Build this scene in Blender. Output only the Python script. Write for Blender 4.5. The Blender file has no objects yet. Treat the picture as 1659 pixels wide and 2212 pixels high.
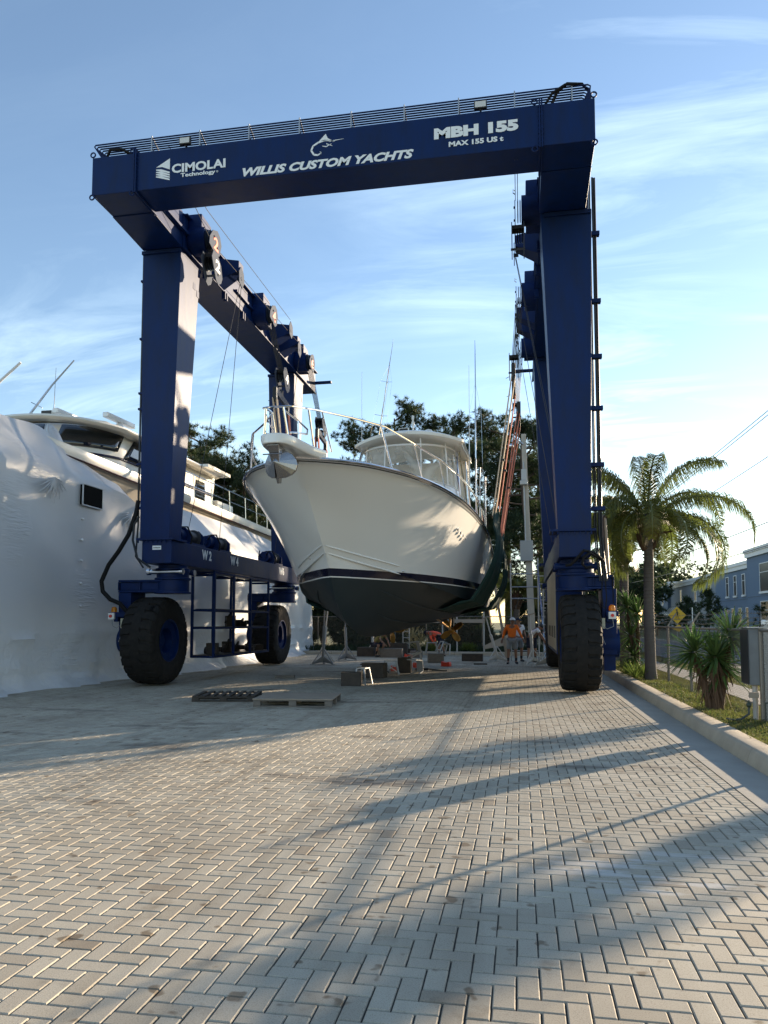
import bpy, bmesh, math, random
import numpy as np
from mathutils import Vector, Matrix
R = math.radians
scene = bpy.context.scene
# ---------------------------------------------------------------- camera
cam = bpy.data.cameras.new('camera'); camo = bpy.data.objects.new('camera', cam)
scene.collection.objects.link(camo); scene.camera = camo
camo.location = (0, 0, 1.6); camo.rotation_euler = (R(94.0), 0, R(10.3))
cam.sensor_fit = 'HORIZONTAL'; cam.sensor_width = 36; cam.lens = 1620/1659*36; cam.shift_y = 0.0746
cam.clip_start = 0.05; cam.clip_end = 3000
# ---------------------------------------------------------------- world, sun, exposure
SUN_AZ, SUN_EL = 39.0, 11.5          # azimuth from +Y towards +X
w = bpy.data.worlds.new('World'); scene.world = w; w.use_nodes = True
nt = w.node_tree; N = nt.nodes; L = nt.links; N.clear()
out = N.new('ShaderNodeOutputWorld'); bg = N.new('ShaderNodeBackground'); sky = N.new('ShaderNodeTexSky')
sky.sky_type = 'NISHITA'; sky.sun_disc = False; sky.sun_elevation = R(SUN_EL); sky.sun_rotation = R(SUN_AZ)
sky.air_density = 1.0; sky.dust_density = 0.12; sky.ozone_density = 2.2
bg.inputs[1].default_value = 0.12
tc = N.new('ShaderNodeTexCoord'); sep = N.new('ShaderNodeSeparateXYZ'); L.new(tc.outputs['Generated'], sep.inputs[0])
def wm(op, a, b=None, c=None):
    m = N.new('ShaderNodeMath'); m.operation = op
    for i, v in enumerate((a, b, c)):
        if v is None: continue
        if isinstance(v, (int, float)): m.inputs[i].default_value = v
        else: L.new(v, m.inputs[i])
    return m.outputs[0]
CLX, CLY = 5.0, 2.0
den = wm('ADD', wm('MAXIMUM', sep.outputs[2], 0.0), 0.22)
px = wm('DIVIDE', sep.outputs[0], den); py = wm('DIVIDE', sep.outputs[1], den)
cmb = N.new('ShaderNodeCombineXYZ'); L.new(px, cmb.inputs[0]); L.new(py, cmb.inputs[1])
mp = N.new('ShaderNodeMapping'); mp.inputs['Rotation'].default_value = (0, 0, R(52)); mp.inputs['Scale'].default_value = (0.75, 2.6, 1)
L.new(cmb.outputs[0], mp.inputs[0])
n1 = N.new('ShaderNodeTexNoise'); n1.inputs['Scale'].default_value = 1.9; n1.inputs['Detail'].default_value = 9; n1.inputs['Roughness'].default_value = .62; n1.inputs['Distortion'].default_value = .9
n2 = N.new('ShaderNodeTexNoise'); n2.inputs['Scale'].default_value = .9; n2.inputs['Detail'].default_value = 3
mo = N.new('ShaderNodeMapping'); mo.inputs['Location'].default_value = (CLX, CLY, 0); L.new(cmb.outputs[0], mo.inputs[0])
L.new(mp.outputs[0], n1.inputs[0]); L.new(mo.outputs[0], n2.inputs[0])
def ramp(nodes, links, src, stops):
    r = nodes.new('ShaderNodeValToRGB'); e = r.color_ramp.elements
    e[0].position, e[1].position = stops[0][0], stops[-1][0]
    e[0].color = (*stops[0][1], 1); e[1].color = (*stops[-1][1], 1)
    for p, c in stops[1:-1]:
        k = e.new(p); k.color = (*c, 1)
    links.new(src, r.inputs[0]); return r.outputs[0]
c1 = ramp(N, L, n1.outputs[0], [(.46, (0,)*3), (.74, (1,)*3)]); c2 = ramp(N, L, n2.outputs[0], [(.44, (.10,)*3), (.60, (1,)*3)])
cl = wm('MULTIPLY', wm('MULTIPLY', c1, c2), 0.95)
mx = N.new('ShaderNodeMix'); mx.data_type = 'RGBA'; tn = N.new('ShaderNodeMix'); tn.data_type = 'RGBA'; tn.blend_type = 'MULTIPLY'; tn.inputs[0].default_value = 1; L.new(sky.outputs[0], tn.inputs[6]); tn.inputs[7].default_value = (1.10, 1.0, .95, 1)
L.new(cl, mx.inputs[0]); L.new(tn.outputs[2], mx.inputs[6])
br = N.new('ShaderNodeMix'); br.data_type = 'RGBA'; br.blend_type = 'MULTIPLY'; br.inputs[0].default_value = 1
L.new(sky.outputs[0], br.inputs[6]); br.inputs[7].default_value = (2.3, 1.75, 1.35, 1)
L.new(br.outputs[2], mx.inputs[7]); L.new(mx.outputs[2], bg.inputs[0]); L.new(bg.outputs[0], out.inputs[0])
sl = bpy.data.lights.new('sun', 'SUN'); slo = bpy.data.objects.new('sun', sl); scene.collection.objects.link(slo)
sl.energy = 5.0; sl.angle = R(0.6); sl.color = (1.0, .80, .56)
_d = Vector((math.sin(R(SUN_AZ))*math.cos(R(SUN_EL)), math.cos(R(SUN_AZ))*math.cos(R(SUN_EL)), math.sin(R(SUN_EL))))
slo.rotation_euler = _d.to_track_quat('Z', 'Y').to_euler(); slo.location = (40, 50, 20)
scene.view_settings.view_transform = 'Standard'; scene.view_settings.look = 'None'
scene.view_settings.exposure = 1.4; scene.view_settings.gamma = 1.0; scene.view_settings.use_curve_mapping = False
scene.render.engine = 'CYCLES'
col = scene.collection
rnd = random.Random(7)
# ---------------------------------------------------------------- materials
MATS = {}
def mat(name, color, rough=.6, metal=0, noise=None, bump=0, bscale=20, coat=0, trans=0, spec=None, nscale=4.0, alpha=None, stretch=None, ior=None):
    """principled material; noise=(dark colour, amount) mottles the base colour, bump adds surface relief"""
    if name in MATS: return MATS[name]
    m = bpy.data.materials.new(name); m.use_nodes = True; t = m.node_tree; n = t.nodes; l = t.links
    p = n['Principled BSDF']; p.inputs['Base Color'].default_value = (*color, 1); p.inputs['Roughness'].default_value = rough
    p.inputs['Metallic'].default_value = metal; p.inputs['Coat Weight'].default_value = coat
    if spec is not None: p.inputs['Specular IOR Level'].default_value = spec
    co = n.new('ShaderNodeTexCoord'); mpn = n.new('ShaderNodeMapping'); l.new(co.outputs['Object'], mpn.inputs[0])
    if stretch: mpn.inputs['Scale'].default_value = stretch
    if noise:
        a = n.new('ShaderNodeTexNoise'); a.inputs['Scale'].default_value = nscale; a.inputs['Detail'].default_value = 7; a.inputs['Roughness'].default_value = .65
        l.new(mpn.outputs[0], a.inputs[0])
        f = ramp(n, l, a.outputs[0], [(.5-.22, (1,)*3), (.5+.22, (0,)*3)])
        x = n.new('ShaderNodeMix'); x.data_type = 'RGBA'
        mm = n.new('ShaderNodeMath'); mm.operation = 'MULTIPLY'; mm.inputs[1].default_value = noise[1]; l.new(f, mm.inputs[0])
        l.new(mm.outputs[0], x.inputs[0]); x.inputs[6].default_value = (*color, 1); x.inputs[7].default_value = (*noise[0], 1)
        l.new(x.outputs[2], p.inputs['Base Color'])
        rr = n.new('ShaderNodeMapRange'); rr.inputs[3].default_value = rough*.85; rr.inputs[4].default_value = min(1, rough*1.25)
        l.new(a.outputs[0], rr.inputs[0]); l.new(rr.outputs[0], p.inputs['Roughness'])
    if bump:
        b = n.new('ShaderNodeBump'); b.inputs['Strength'].default_value = 1; b.inputs['Distance'].default_value = bump
        c = n.new('ShaderNodeTexNoise'); c.inputs['Scale'].default_value = bscale; c.inputs['Detail'].default_value = 5
        l.new(mpn.outputs[0], c.inputs[0]); l.new(c.outputs[0], b.inputs['Height']); l.new(b.outputs[0], p.inputs['Normal'])
    if trans:
        o = n['Material Output']; tr = n.new('ShaderNodeBsdfTranslucent'); tr.inputs[0].default_value = (*[min(1, c*1.6) for c in color], 1)
        ms = n.new('ShaderNodeMixShader'); ms.inputs[0].default_value = trans; l.new(p.outputs[0], ms.inputs[1]); l.new(tr.outputs[0], ms.inputs[2]); l.new(ms.outputs[0], o.inputs[0])
    MATS[name] = m; return m
BLUE = mat('blue_paint', (.0015, .020, .105), .40, spec=.17, noise=((.007, .016, .055), .85), nscale=2.6, bump=.006, bscale=1.6, stretch=(1.6, 1.6, .45))
BLUE2 = mat('blue_machine_paint', (.002, .020, .105), .48, spec=.18, noise=((.006, .010, .028), .6), nscale=5)
WHITE_DECAL = mat('white_lettering', (.82, .84, .84), .5)
RED_DECAL = mat('orange_red_number', (.75, .10, .04), .6)
RUBBER = mat('tyre_rubber', (.012, .012, .012), .85, spec=.25, noise=((.035, .03, .026), .5), nscale=7, bump=.004, bscale=30)
BLACK = mat('black_plastic', (.012, .012, .013), .45)
HOSE = mat('hydraulic_hose', (.008, .008, .009), .65, spec=.2)
STEEL = mat('galvanised_steel', (.42, .43, .44), .45, .8, noise=((.22, .22, .23), .6), nscale=12)
CHROME = mat('polished_stainless', (.72, .72, .74), .12, 1.0)
GREYPLATE = mat('pale_grey_plate', (.085, .10, .135), .7, spec=.08, noise=((.05, .06, .085), .6), nscale=6)
CABLE = mat('wire_rope', (.05, .05, .055), .5, .6)
GEL = mat('white_gelcoat', (.80, .79, .76), .14, noise=((.74, .73, .70), .5), nscale=.8, coat=.5)
CREAM = mat('cream_gelcoat', (.80, .77, .69), .22, noise=((.72, .70, .62), .5), nscale=1.2, coat=.3)
BOTTOM = mat('black_bottom_paint', (.014, .024, .028), .55, noise=((.03, .045, .05), .8), nscale=2.2, bump=.002, bscale=12, stretch=(1, .25, 1))
GLASS = mat('tinted_window_glass', (.012, .014, .017), .05, coat=1)
BRONZE = mat('bronze_propeller', (.55, .30, .07), .35, .85, noise=((.30, .17, .06), .7), nscale=6)
WOODG = mat('grey_weathered_wood', (.20, .175, .15), .85, noise=((.10, .085, .07), .8), nscale=5, bump=.003, bscale=25, stretch=(1, 8, 8))
WOODB = mat('dark_oily_timber', (.075, .06, .048), .9, noise=((.03, .025, .02), .8), nscale=6, bump=.004, bscale=22)
PLY = mat('plywood_board', (.33, .27, .21), .85, noise=((.22, .18, .14), .7), nscale=3, bump=.001, bscale=30)
CONC = mat('pole_concrete', (.46, .41, .34), .85, noise=((.33, .29, .24), .6), nscale=3, bump=.003, bscale=20)
ORANGE_STRAP = mat('salmon_webbing', (.62, .20, .12), .8, noise=((.40, .12, .07), .5), nscale=9, bump=.003, bscale=40)
CREAM_STRAP = mat('cream_webbing', (.66, .50, .34), .8, noise=((.45, .33, .22), .5), nscale=9)
GREEN = mat('dark_green_canvas', (.010, .045, .038), .85, noise=((.005, .02, .018), .6), nscale=6, bump=.008, bscale=9)
BARK = mat('pine_bark', (.115, .08, .06), .95, noise=((.05, .035, .028), .8), nscale=9, bump=.02, bscale=14, stretch=(1, 1, .3))
NEEDLE = mat('pine_needles', (.030, .048, .017), .65, noise=((.020, .036, .012), .8), nscale=1.1, trans=.30)
PALMTRUNK = mat('palm_trunk', (.15, .125, .105), .9, noise=((.11, .09, .075), .8), nscale=3, bump=.012, bscale=10, stretch=(.6, .6, 6))
FROND = mat('palm_leaflets', (.075, .10, .022), .5, noise=((.30, .22, .03), .75), nscale=.8, trans=.45)
YUCCA = mat('yucca_leaves', (.050, .105, .030), .45, noise=((.12, .15, .03), .6), nscale=4, trans=.25)
DEADLEAF = mat('dead_brown_leaves', (.13, .075, .04), .9, noise=((.07, .04, .025), .7), nscale=8)
WEED = mat('weed_leaves', (.10, .15, .03), .6, noise=((.18, .16, .05), .6), nscale=3, trans=.35)
HEDGE = mat('undergrowth_leaves', (.022, .042, .013), .7, noise=((.012, .022, .008), .8), nscale=.8, trans=.2)
SKIN = mat('skin', (.23, .12, .075), .55)
# ---------------------------------------------------------------- mesh builder
class MB:
    def __init__(s): s.v = []; s.f = []
    def add(s, vs, fs):
        o = len(s.v); s.v += [tuple(p) for p in vs]; s.f += [tuple(i+o for i in f) for f in fs]; return s
    def hexa(s, p):     # 8 points: bottom ring 0-3, top ring 4-7
        return s.add(p, [(3,2,1,0),(4,5,6,7),(0,1,5,4),(1,2,6,5),(2,3,7,6),(3,0,4,7)])
    def box(s, x0, x1, y0, y1, z0, z1):
        return s.hexa([(x0,y0,z0),(x1,y0,z0),(x1,y1,z0),(x0,y1,z0),(x0,y0,z1),(x1,y0,z1),(x1,y1,z1),(x0,y1,z1)])
    def obox(s, c, size, rot=0, tilt=(0,0)):
        m = Matrix.Translation(c) @ Matrix.Rotation(rot, 4, 'Z') @ Matrix.Rotation(tilt[0], 4, 'X') @ Matrix.Rotation(tilt[1], 4, 'Y')
        a, b, d = [q/2 for q in size]
        return s.hexa([m @ Vector(q) for q in ((-a,-b,-d),(a,-b,-d),(a,b,-d),(-a,b,-d),(-a,-b,d),(a,-b,d),(a,b,d),(-a,b,d))])
    def prism(s, poly, h0, h1, axis='x'):
        f = {'x': lambda a, b, h: (h, a, b), 'y': lambda a, b, h: (a, h, b), 'z': lambda a, b, h: (a, b, h)}[axis]
        n = len(poly); vs = [f(a, b, h0) for a, b in poly] + [f(a, b, h1) for a, b in poly]
        return s.add(vs, [tuple(range(n))[::-1], tuple(range(n, 2*n))] + [(i, (i+1) % n, n+(i+1) % n, n+i) for i in range(n)])
    def bar(s, p, q, wd, h=None):      # square bar between two points
        p = Vector(p); q = Vector(q); d = (q-p).normalized(); u = Vector((0,0,1)) if abs(d.z) < .95 else Vector((0,1,0))
        a = d.cross(u).normalized()*(wd/2); b = d.cross(a).normalized()*((h or wd)/2)
        return s.hexa([p-a-b, p+a-b, p+a+b, p-a+b, q-a-b, q+a-b, q+a+b, q-a+b])
    def tube(s, pts, r, n=8, cap=True):
        pts = [Vector(p) for p in pts]; rs = r if isinstance(r, (list, tuple)) else [r]*len(pts)
        o = len(s.v); prev = None
        for i, p in enumerate(pts):
            d = (pts[min(i+1, len(pts)-1)] - pts[max(i-1, 0)])
            d = d.normalized() if d.length > 1e-9 else Vector((0,0,1))
            if prev is None:
                u = Vector((0,0,1)) if abs(d.z) < .9 else Vector((1,0,0)); a = d.cross(u).normalized()
            else:
                a = (prev - d*prev.dot(d)); a = a.normalized() if a.length > 1e-6 else d.orthogonal().normalized()
            prev = a; b = d.cross(a)
            for k in range(n):
                t = 2*math.pi*k/n; s.v.append(tuple(p + (a*math.cos(t)+b*math.sin(t))*rs[i]))
        for i in range(len(pts)-1):
            for k in range(n): s.f.append((o+i*n+k, o+i*n+(k+1) % n, o+(i+1)*n+(k+1) % n, o+(i+1)*n+k))
        if cap: s.f.append(tuple(o+k for k in range(n))[::-1]); s.f.append(tuple(o+(len(pts)-1)*n+k for k in range(n)))
        return s
    def cyl(s, p, q, r, n=16, r2=None): return s.tube([p, q], [r, r if r2 is None else r2], n)
    def lathe(s, prof, c, axis='z', n=24):
        """profile of (radius, height) pairs turned about an axis through c"""
        o = len(s.v); c = Vector(c)
        for r, h in prof:
            for k in range(n):
                t = 2*math.pi*k/n; a, b = r*math.cos(t), r*math.sin(t)
                s.v.append(tuple(c + (Vector((a, b, h)) if axis == 'z' else Vector((h, a, b)) if axis == 'x' else Vector((a, h, b)))))
        for i in range(len(prof)-1):
            for k in range(n): s.f.append((o+i*n+k, o+i*n+(k+1) % n, o+(i+1)*n+(k+1) % n, o+(i+1)*n+k))
        s.f.append(tuple(o+k for k in range(n))[::-1]); s.f.append(tuple(o+(len(prof)-1)*n+k for k in range(n)))
        return s
    def sph(s, c, r, n=12, m=8, sc=(1,1,1)):
        o = len(s.v)
        for i in range(m+1):
            ph = math.pi*i/m
            for k in range(n):
                t = 2*math.pi*k/n; s.v.append((c[0]+r*sc[0]*math.sin(ph)*math.cos(t), c[1]+r*sc[1]*math.sin(ph)*math.sin(t), c[2]+r*sc[2]*math.cos(ph)))
        for i in range(m):
            for k in range(n): s.f.append((o+i*n+k, o+i*n+(k+1) % n, o+(i+1)*n+(k+1) % n, o+(i+1)*n+k))
        return s
    def grid(s, rows, close=False):
        n = len(rows[0]); o = len(s.v)
        for r in rows: s.v += [tuple(p) for p in r]
        for i in range(len(rows)-1):
            for k in range(n if close else n-1): s.f.append((o+i*n+k, o+i*n+(k+1) % n, o+(i+1)*n+(k+1) % n, o+(i+1)*n+k))
        return s
    def build(s, name, material, parent=None, smooth=False, bevel=0, recalc=True, solid=0):
        me = bpy.data.meshes.new(name); me.from_pydata(s.v, [], s.f)
        if recalc:
            bm = bmesh.new(); bm.from_mesh(me); bmesh.ops.remove_doubles(bm, verts=bm.verts, dist=1e-5)
            bmesh.ops.recalc_face_normals(bm, faces=bm.faces); bm.to_mesh(me); bm.free()
        me.materials.append(material); me.polygons.foreach_set('use_smooth', [False]*len(me.polygons))
        if smooth:
            me.polygons.foreach_set('use_smooth', [True]*len(me.polygons))
            try: me.set_sharp_from_angle(angle=R(38))
            except Exception: pass
        o = bpy.data.objects.new(name, me); col.objects.link(o)
        if parent is not None: adopt(o, parent)
        if solid:
            d = o.modifiers.new('thickness', 'SOLIDIFY'); d.thickness = solid; d.offset = 0
        if bevel:
            b = o.modifiers.new('bevel', 'BEVEL'); b.width = bevel; b.segments = 2; b.limit_method = 'ANGLE'; b.angle_limit = R(40)
        return o
WORLDM = {}
def adopt(o, parent):
    """parent o, whose mesh is in world coordinates, keeping it where it stands"""
    o.parent = parent; o.matrix_parent_inverse = WORLDM.get(parent.name, Matrix()).inverted(); WORLDM[o.name] = Matrix()
def thing(name, label, cat, loc=(0,0,0), rz=0, group=None):
    o = bpy.data.objects.new(name, None); col.objects.link(o); o.empty_display_size = .3
    o.location = loc; o.rotation_euler = (0,0,rz); o['label'] = label; o['category'] = cat
    WORLDM[o.name] = Matrix.Translation(loc) @ Matrix.Rotation(rz, 4, 'Z')
    if group: o['group'] = group
    return o
def local(name, label, cat, group=None): return thing(name, label, cat, (0,0,0), 0, group)
def place(o, loc, rz=0, sc=1):
    o.location = loc; o.rotation_euler = (0,0,rz); o.scale = (sc,)*3; return o
def tag(o, label, cat, group=None):
    o['label'] = label; o['category'] = cat
    if group: o['group'] = group
    return o
def structure(o): o['kind'] = 'structure'; return o
def dup(o, loc, rz=0, label=None, sc=1):
    r = o.copy(); col.objects.link(r); r.location = loc; r.rotation_euler = (0,0,rz); r.scale = (sc,)*3
    if label: r['label'] = label
    for ch in list(o.children):
        c = ch.copy(); col.objects.link(c); c.parent = r
        for g in list(ch.children):
            d = g.copy(); col.objects.link(d); d.parent = c
    return r
def soup(name, V, F, material, parent=None, smooth=False):
    """V (n,3) float array; F (m,k) int array"""
    me = bpy.data.meshes.new(name); V = np.asarray(V, dtype=np.float32); F = np.asarray(F, dtype=np.int32); k = F.shape[1]
    me.vertices.add(len(V)); me.vertices.foreach_set('co', V.ravel()); me.loops.add(F.size); me.loops.foreach_set('vertex_index', F.ravel())
    me.polygons.add(len(F)); me.polygons.foreach_set('loop_start', np.arange(0, F.size, k, dtype=np.int32))
    me.update(calc_edges=True); me.materials.append(material)
    me.polygons.foreach_set('use_smooth', [smooth]*len(F))
    o = bpy.data.objects.new(name, me); col.objects.link(o)
    if parent is not None: adopt(o, parent)
    return o
def lettering(text, p0, width, height, material, parent, ux=(1,0,0), uz=(0,0,1), bold=.02, shear=0, depth=.004, name='lettering'):
    """letters as thin raised plates starting at p0 (lower left), fitted to width x height"""
    c = bpy.data.curves.new('t', 'FONT'); c.body = text; c.size = 1; c.offset = bold; c.shear = shear; c.extrude = .02; c.resolution_u = 3
    o = bpy.data.objects.new('t', c); col.objects.link(o); bpy.context.view_layer.update()
    me = bpy.data.meshes.new_from_object(o.evaluated_get(bpy.context.evaluated_depsgraph_get())); bpy.data.objects.remove(o)
    co = np.empty(len(me.vertices)*3); me.vertices.foreach_get('co', co); co = co.reshape(-1, 3)
    mn, mxx = co.min(0), co.max(0); ux = np.array(ux); uz = np.array(uz); nrm = np.cross(ux, uz)
    a = (co[:, 0]-mn[0])/(mxx[0]-mn[0])*width; b = (co[:, 1]-mn[1])/(mxx[1]-mn[1])*height; d = (co[:, 2]-mn[2])/(mxx[2]-mn[2])*depth
    W = np.array(p0)+a[:, None]*ux+b[:, None]*uz+d[:, None]*nrm
    me.vertices.foreach_set('co', W.ravel()); me.update(); me.materials.clear(); me.materials.append(material); me.name = name
    o = bpy.data.objects.new(name, me); col.objects.link(o); adopt(o, parent); return o
def interp(tab, x):
    xs = [t[0] for t in tab]; return float(np.interp(x, xs, [t[1] for t in tab]))
def smoothtab(tab):
    xs = np.array([t[0] for t in tab]); ys = np.array([t[1] for t in tab])
    # monotone-ish cubic (finite-difference hermite)
    m = np.gradient(ys, xs)
    def f(x):
        i = int(np.clip(np.searchsorted(xs, x)-1, 0, len(xs)-2)); h = xs[i+1]-xs[i]; t = min(max((x-xs[i])/h, 0), 1)
        return float((2*t**3-3*t**2+1)*ys[i]+(t**3-2*t**2+t)*h*m[i]+(-2*t**3+3*t**2)*ys[i+1]+(t**3-t**2)*h*m[i+1])
    return f
def flist(*a): return list(a)
# ================================================================ SETTING
def paver_material():
    m = bpy.data.materials.new('concrete_pavers'); m.use_nodes = True; t = m.node_tree; n = t.nodes; l = t.links; p = n['Principled BSDF']
    co = n.new('ShaderNodeTexCoord'); at = n.new('ShaderNodeAttribute'); at.attribute_name = 'tone'; at.attribute_type = 'GEOMETRY'
    base = ramp(n, l, at.outputs['Fac'], [(0, (.385, .340, .262)), (.5, (.43, .385, .305)), (.95, (.475, .43, .34)), (1, (.30, .25, .185))])
    def noise(scale, detail, rough=.6, src=None):
        a = n.new('ShaderNodeTexNoise'); a.inputs['Scale'].default_value = scale; a.inputs['Detail'].default_value = detail; a.inputs['Roughness'].default_value = rough
        l.new(src or co.outputs['Object'], a.inputs[0]); return a.outputs[0]
    def mul(c, fac_src, colr):
        x = n.new('ShaderNodeMix'); x.data_type = 'RGBA'; x.blend_type = 'MULTIPLY'; l.new(fac_src, x.inputs[0]); l.new(c, x.inputs[6]); x.inputs[7].default_value = (*colr, 1); return x.outputs[2]
    big = ramp(n, l, noise(.45, 5), [(.42, (0,)*3), (.72, (1,)*3)])
    c = mul(base, big, (.72, .70, .68))
    spots = ramp(n, l, noise(2.1, 4, .7), [(.60, (0,)*3), (.78, (1,)*3)])
    c = mul(c, spots, (.55, .50, .45))
    grain = ramp(n, l, noise(160, 3, .7), [(.35, (1,)*3), (.5, (0,)*3)])
    c = mul(c, grain, (.68, .66, .64))
    # oily patches where the lift drives
    mpn = n.new('ShaderNodeMapping'); mpn.inputs['Scale'].default_value = (.35, 1.0, 1); l.new(co.outputs['Object'], mpn.inputs[0])
    oil = ramp(n, l, noise(.9, 6, .65, mpn.outputs[0]), [(.58, (0,)*3), (.66, (1,)*3)])
    c = mul(c, oil, (.46, .44, .44))
    drip = ramp(n, l, noise(5.5, 2, .5), [(.66, (0,)*3), (.70, (1,)*3)])
    c = mul(c, drip, (.50, .44, .38))
    mpt = n.new('ShaderNodeMapping'); mpt.inputs['Scale'].default_value = (2.4, .10, 1); mpt.inputs['Rotation'].default_value = (0, 0, R(-4)); l.new(co.outputs['Object'], mpt.inputs[0])
    trk = ramp(n, l, noise(1.0, 3, .6, mpt.outputs[0]), [(.52, (0,)*3), (.70, (1,)*3)])
    c = mul(c, trk, (.80, .78, .76))
    # white chalky scrape marks in front of the right wheel
    sp = n.new('ShaderNodeSeparateXYZ'); l.new(co.outputs['Object'], sp.inputs[0])
    def math_(op, a, b=None):
        k = n.new('ShaderNodeMath'); k.operation = op
        for i, v in enumerate((a, b)):
            if v is None: continue
            if isinstance(v, (int, float)): k.inputs[i].default_value = v
            else: l.new(v, k.inputs[i])
        return k.outputs[0]
    ex = math_('DIVIDE', math_('SUBTRACT', sp.outputs[0], 1.0), 1.05); ey = math_('DIVIDE', math_('SUBTRACT', sp.outputs[1], 5.15), .62)
    d2 = math_('ADD', math_('MULTIPLY', ex, ex), math_('MULTIPLY', ey, ey))
    inside = ramp(n, l, d2, [(.25, (1,)*3), (1.0, (0,)*3)])
    mp2 = n.new('ShaderNodeMapping'); mp2.inputs['Scale'].default_value = (.5, 3.2, 1); mp2.inputs['Rotation'].default_value = (0, 0, R(12)); l.new(co.outputs['Object'], mp2.inputs[0])
    st = ramp(n, l, noise(2.6, 5, .6, mp2.outputs[0]), [(.52, (0,)*3), (.60, (1,)*3)])
    x = n.new('ShaderNodeMix'); x.data_type = 'RGBA'; l.new(math_('MULTIPLY', math_('MULTIPLY', inside, st), .55), x.inputs[0]); l.new(c, x.inputs[6]); x.inputs[7].default_value = (.55, .54, .52, 1)
    l.new(x.outputs[2], p.inputs['Base Color']); p.inputs['Roughness'].default_value = .82
    b = n.new('ShaderNodeBump'); b.inputs['Distance'].default_value = .0012; b.inputs['Strength'].default_value = .8; l.new(noise(140, 4, .7), b.inputs['Height']); l.new(b.outputs[0], p.inputs['Normal'])
    return m
JOINT = mat('joint_sand', (.055, .05, .042), .95, noise=((.06, .052, .042), .8), nscale=9, bump=.004, bscale=120)
GROUND = mat('dry_grass_ground', (.17, .155, .065), .95, noise=((.10, .115, .04), .9), nscale=.5, bump=.03, bscale=6)
CONCRETE = mat('gutter_concrete', (.37, .35, .305), .85, noise=((.25, .235, .205), .8), nscale=1.3, bump=.0015, bscale=90)
ASPHALT = mat('road_asphalt', (.115, .115, .12), .85, noise=((.085, .085, .09), .6), nscale=2, bump=.003, bscale=70)
SIDEW = mat('pavement_concrete', (.36, .345, .32), .85, noise=((.28, .265, .25), .6), nscale=1)
# far ground, one sheet
structure(MB().add([(-900,-300,-.03),(900,-300,-.03),(900,1200,-.03),(-900,1200,-.03)], [(0,1,2,3)]).build('ground', GROUND))
XE, XL, YF = 1.9, -13.0, 36.0
structure(MB().add([(XL-8,-6,-.012),(2.0,-6,-.012),(2.0,YF,-.012),(XL-8,YF,-.012)], [(0,1,2,3)]).build('joint_sand_bed', JOINT))
def pavers():
    rg = np.random.RandomState(3); u = .102; g = .0062; ch = .0055
    cells = []
    i0, i1 = int(XL/u), int(round(XE/u)); j0, j1 = int(0.6/u), int(YF/u)
    for j in range(j0, j1):
        y = j*u
        lo = max(i0, int((-0.72*y-3.2)/u))          # nothing is laid behind the left edge of what the yard shows
        for i in range(lo, i1):
            k = (i-j) % 4
            if k == 0: cells.append((i*u, j*u, min(2, i1-i)*u, u))
            elif k == 3: cells.append((i*u, j*u, u, 2*u))
    # soldier course along the gutter
    y = .6
    while y < YF: cells.append((XE+.004, y, .1, .1)); y += u
    A = np.array(cells); n = len(A)
    A[:, 0] += -(i1*u-XE) * (A[:, 0] < XE)
    x0 = A[:, 0]+g/2; y0 = A[:, 1]+g/2; x1 = A[:, 0]+A[:, 2]-g/2; y1 = A[:, 1]+A[:, 3]-g/2
    jit = rg.normal(0, .0009, (n, 4)); x0 += jit[:, 0]; x1 += jit[:, 1]; y0 += jit[:, 2]; y1 += jit[:, 3]
    h = rg.normal(0, .0007, n); tx = rg.normal(0, .0025, n); ty = rg.normal(0, .0025, n)
    V = np.zeros((n, 12, 3)); cx = (x0+x1)/2; cy = (y0+y1)/2
    for r_, (off, z) in enumerate(((0, -.014), (0, -.006), (ch, 0))):
        for q, (X, Y) in enumerate(((x0+off, y0+off), (x1-off, y0+off), (x1-off, y1-off), (x0+off, y1-off))):
            V[:, r_*4+q, 0] = X; V[:, r_*4+q, 1] = Y
            V[:, r_*4+q, 2] = z + (h + (X-cx)*tx + (Y-cy)*ty if r_ else 0)
    fs = [(8,9,10,11)] + [(a*4+q, a*4+(q+1) % 4, (a+1)*4+(q+1) % 4, (a+1)*4+q) for a in (0, 1) for q in range(4)]
    F = (np.array(fs)[None]+np.arange(n)[:, None, None]*12).reshape(-1, 4)
    o = soup('yard_paving', V.reshape(-1, 3), F, paver_material())
    a = o.data.attributes.new('tone', 'FLOAT', 'FACE'); a.data.foreach_set('value', np.repeat(rg.rand(n), 9).astype(np.float32))
    return structure(o)
pavers()
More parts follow.
